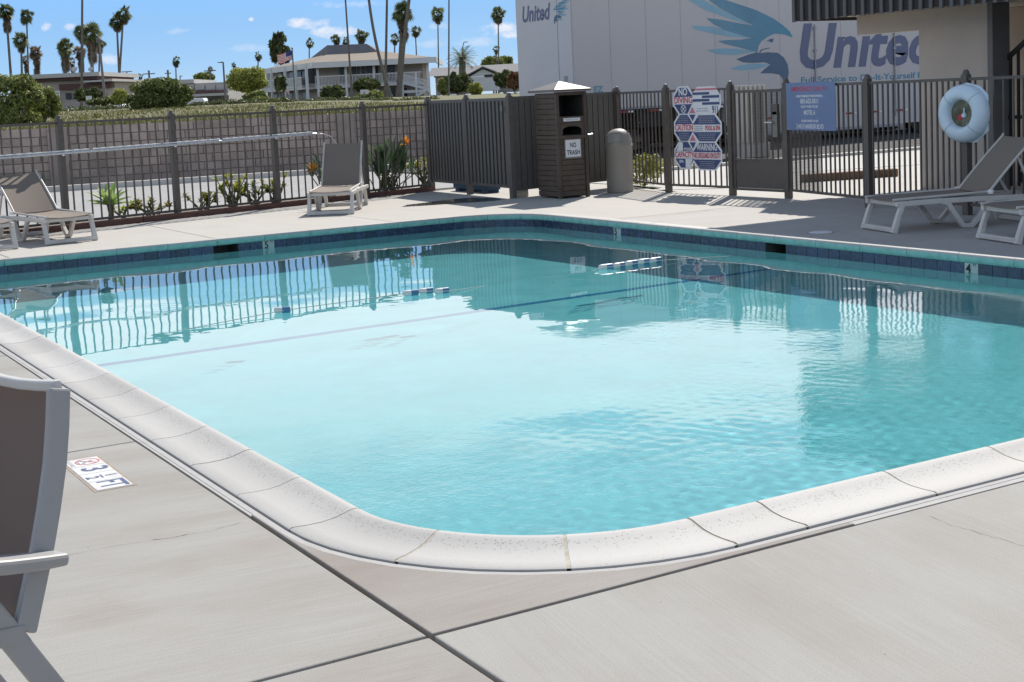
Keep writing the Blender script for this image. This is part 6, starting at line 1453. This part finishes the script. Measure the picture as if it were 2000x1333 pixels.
for px, yt, lab in ((295, 138, 'left utility pole with a crossbar on the skyline'), (332, 137, 'thin utility pole left of the small distant palm'), (414, 132, 'utility pole with a crossbar near the long building')):
    g = ground_at(px, 210); tp = at(px, yt, 210); t = thing('utility_pole', lab, 'utility pole', g); obj('pole', MB().tube([g, Vector((g.x, g.y, tp.z))], .14, 6), m_pole, t); obj('crossbar', MB().box(Vector((g.x, g.y, tp.z-.5)), (.9 if px == 332 else 1.8, .12, .14), (RH, FH, Z)), m_pole, t)
g = ground_at(206, 95); tp = at(194, 84, 95); t = thing('leaning_pole', 'thin leaning pole right of the tallest bare trunk', 'pole', g); obj('pole', MB().tube([g, tp], [.11, .07], 8), m_barkg, t, smooth=True); obj('top_cap', MB().lathe([(0, 0), (.2, 0), (.22, .2), (.1, .35), (0, .4)], tp, 10), m_pole, t)
g = ground_at(577, 120); tp = at(577, 97, 120); fp_ = thing('flagpole', 'thin flagpole in front of the balcony building', 'flagpole', g); obj('pole', MB().tube([g, Vector((g.x, g.y, tp.z))], .06, 8), m_pole, fp_); obj('finial', MB().lathe([(0, 0), (.09, .06), (.09, .14), (0, .2)], (g.x, g.y, tp.z), 8), m_pole, fp_)
fg = thing('flag', 'red and white striped flag with a blue canton flying left from its pole', 'flag', (g.x, g.y, tp.z)); kf = 120/FPX
def flagp(u, v): return Vector((g.x, g.y, tp.z-.1)) - RH*(u*30*kf) + Z*(-(v*18*kf) - u*7*kf*(1-.0*v) + .05*math.sin(u*7)) + FH*(.16*math.sin(u*8+v*1.5))
m_fr2, m_fw2, m_fb2 = mat('flag_red', (.62, .10, .10), .8, .05, 3), mat('flag_white', (.8, .78, .78), .8, .03, 3), mat('flag_blue', (.06, .08, .26), .8, .05, 3)
for i in range(13):
    mb = MB(); u0 = 0 if i > 6 else .42
    for k in range(12):
        a, b = u0+(1-u0)*k/12, u0+(1-u0)*(k+1)/12; mb.add([flagp(a, i/13), flagp(b, i/13), flagp(b, (i+1)/13), flagp(a, (i+1)/13)], [(0, 1, 2, 3)])
    obj('stripe', mb, m_fr2 if i % 2 == 0 else m_fw2, fg, recalc=False)
mb = MB()
for k in range(6): a, b = .42*k/6, .42*(k+1)/6; mb.add([flagp(a, 0), flagp(b, 0), flagp(b, 7/13), flagp(a, 7/13)], [(0, 1, 2, 3)])
obj('canton', mb, m_fb2, fg, recalc=False)
for px, py, w_, h_, D, lab in ((110.5, 190, 7, 11.5, 95, 'white and blue sign beside the low building'), (174, 192, 5.5, 4.2, 90, 'small white board in front of the hedge tree'), (562, 180, 3.2, 4.5, 115, 'small pinkish sign on a post by the flagpole'), (712, 180, 8, 4.5, 125, 'pale board half hidden under the balcony')):
    g = ground_at(px, D); c = at(px, py, D); k = D/FPX; t = thing('sign_board', lab, 'sign', g); obj('post', MB().box(Vector((g.x, g.y, (g.z+c.z)/2)), (.08, .08, c.z-g.z), (RH, FH, Z)), m_pole, t); obj('panel', MB().box(c-FH*.08, (2*w_*k, .05, 2*h_*k), (RH, FH, Z)), m_wt if px != 562 else mat('pink_board', (.6, .42, .40), .7, .05, 2), t)
    if px < 120: obj('picture_field', MB().box(c-FH*.112+Z*h_*k*.35, (1.7*w_*k, .01, .8*h_*k), (RH, FH, Z)), mat('sign_sky_blue', (.15, .35, .55), .7, .2, 1), t)
def car(label, px, py, D, L_, m, hd=1, van=False, name='parked_car'):
    g = ground_at(px, D); c = at(px, py, D); t = thing(name, label, 'van' if van else 'car', Vector((c.x, c.y, c.z))); H = 1.95 if van else 1.42
    if van: pr = [(0, .3), (L_, .3), (L_, 1.0), (L_*.92, 1.15), (L_*.8, 1.85), (L_*.72, H), (.1, H), (0, 1.7)]
    else: pr = [(0, .28), (L_, .28), (L_, .62), (L_*.97, .78), (L_*.76, .92), (L_*.62, H-.04), (L_*.55, H), (L_*.30, H), (L_*.22, H-.08), (L_*.08, .98), (0, .88)]
    rx_ = RH*hd; o = c - rx_*L_/2
    obj('body', MB().plate([(x, z) for x, z in pr], o-FH*.85, rx_, Z, FH, 1.7), m, t, bevel=.06)
    gp = [(L_*.60, H-.14), (L_*.33, H-.12), (L_*.24, 1.0), (L_*.72, .97)] if not van else [(L_*.78, 1.75), (L_*.62, 1.75), (L_*.62, 1.2), (L_*.88, 1.2)]
    obj('side_glass', MB().plate(gp, o-FH*.865, rx_, Z, FH, .01), m_gl, t)
    for x in (.19, .8):
        for s_ in (-.87, .67):
            cw = o+rx_*L_*x+FH*s_+Z*.32; w_ = obj('wheel', MB().tube([cw, cw+FH*.2], .32, 16), mat('tyre', (.02, .02, .02)), t, smooth=True); obj('rim', MB().tube([cw-FH*.01, cw+FH*.02], .19, 12), mat('hub_metal', (.5, .5, .5)), w_)
    return t
m_cw, m_cs = mat('car_white', (.70, .70, .71), .25, .03, 1, coat=.5), mat('car_silver', (.42, .43, .45), .3, .03, 1, metal=.3, coat=.5)
car('white van parked left of the rounded tree', 352, 240, 118, 4.6, m_cw, -1, True, 'parked_van')
car('silver car parked just left of the flagpole', 546, 217, 230, 4.4, m_cs, 1)
car('white car parked at the right foot of the balcony stair', 845, 203, 230, 4.4, m_cw, -1)
car('pale car mostly hidden by the hedge near the leaning pole', 212, 234, 120, 4.3, m_cw, -1)
car('pale car low behind the grass right of the white van', 441, 221, 185, 4.4, m_cs, -1)
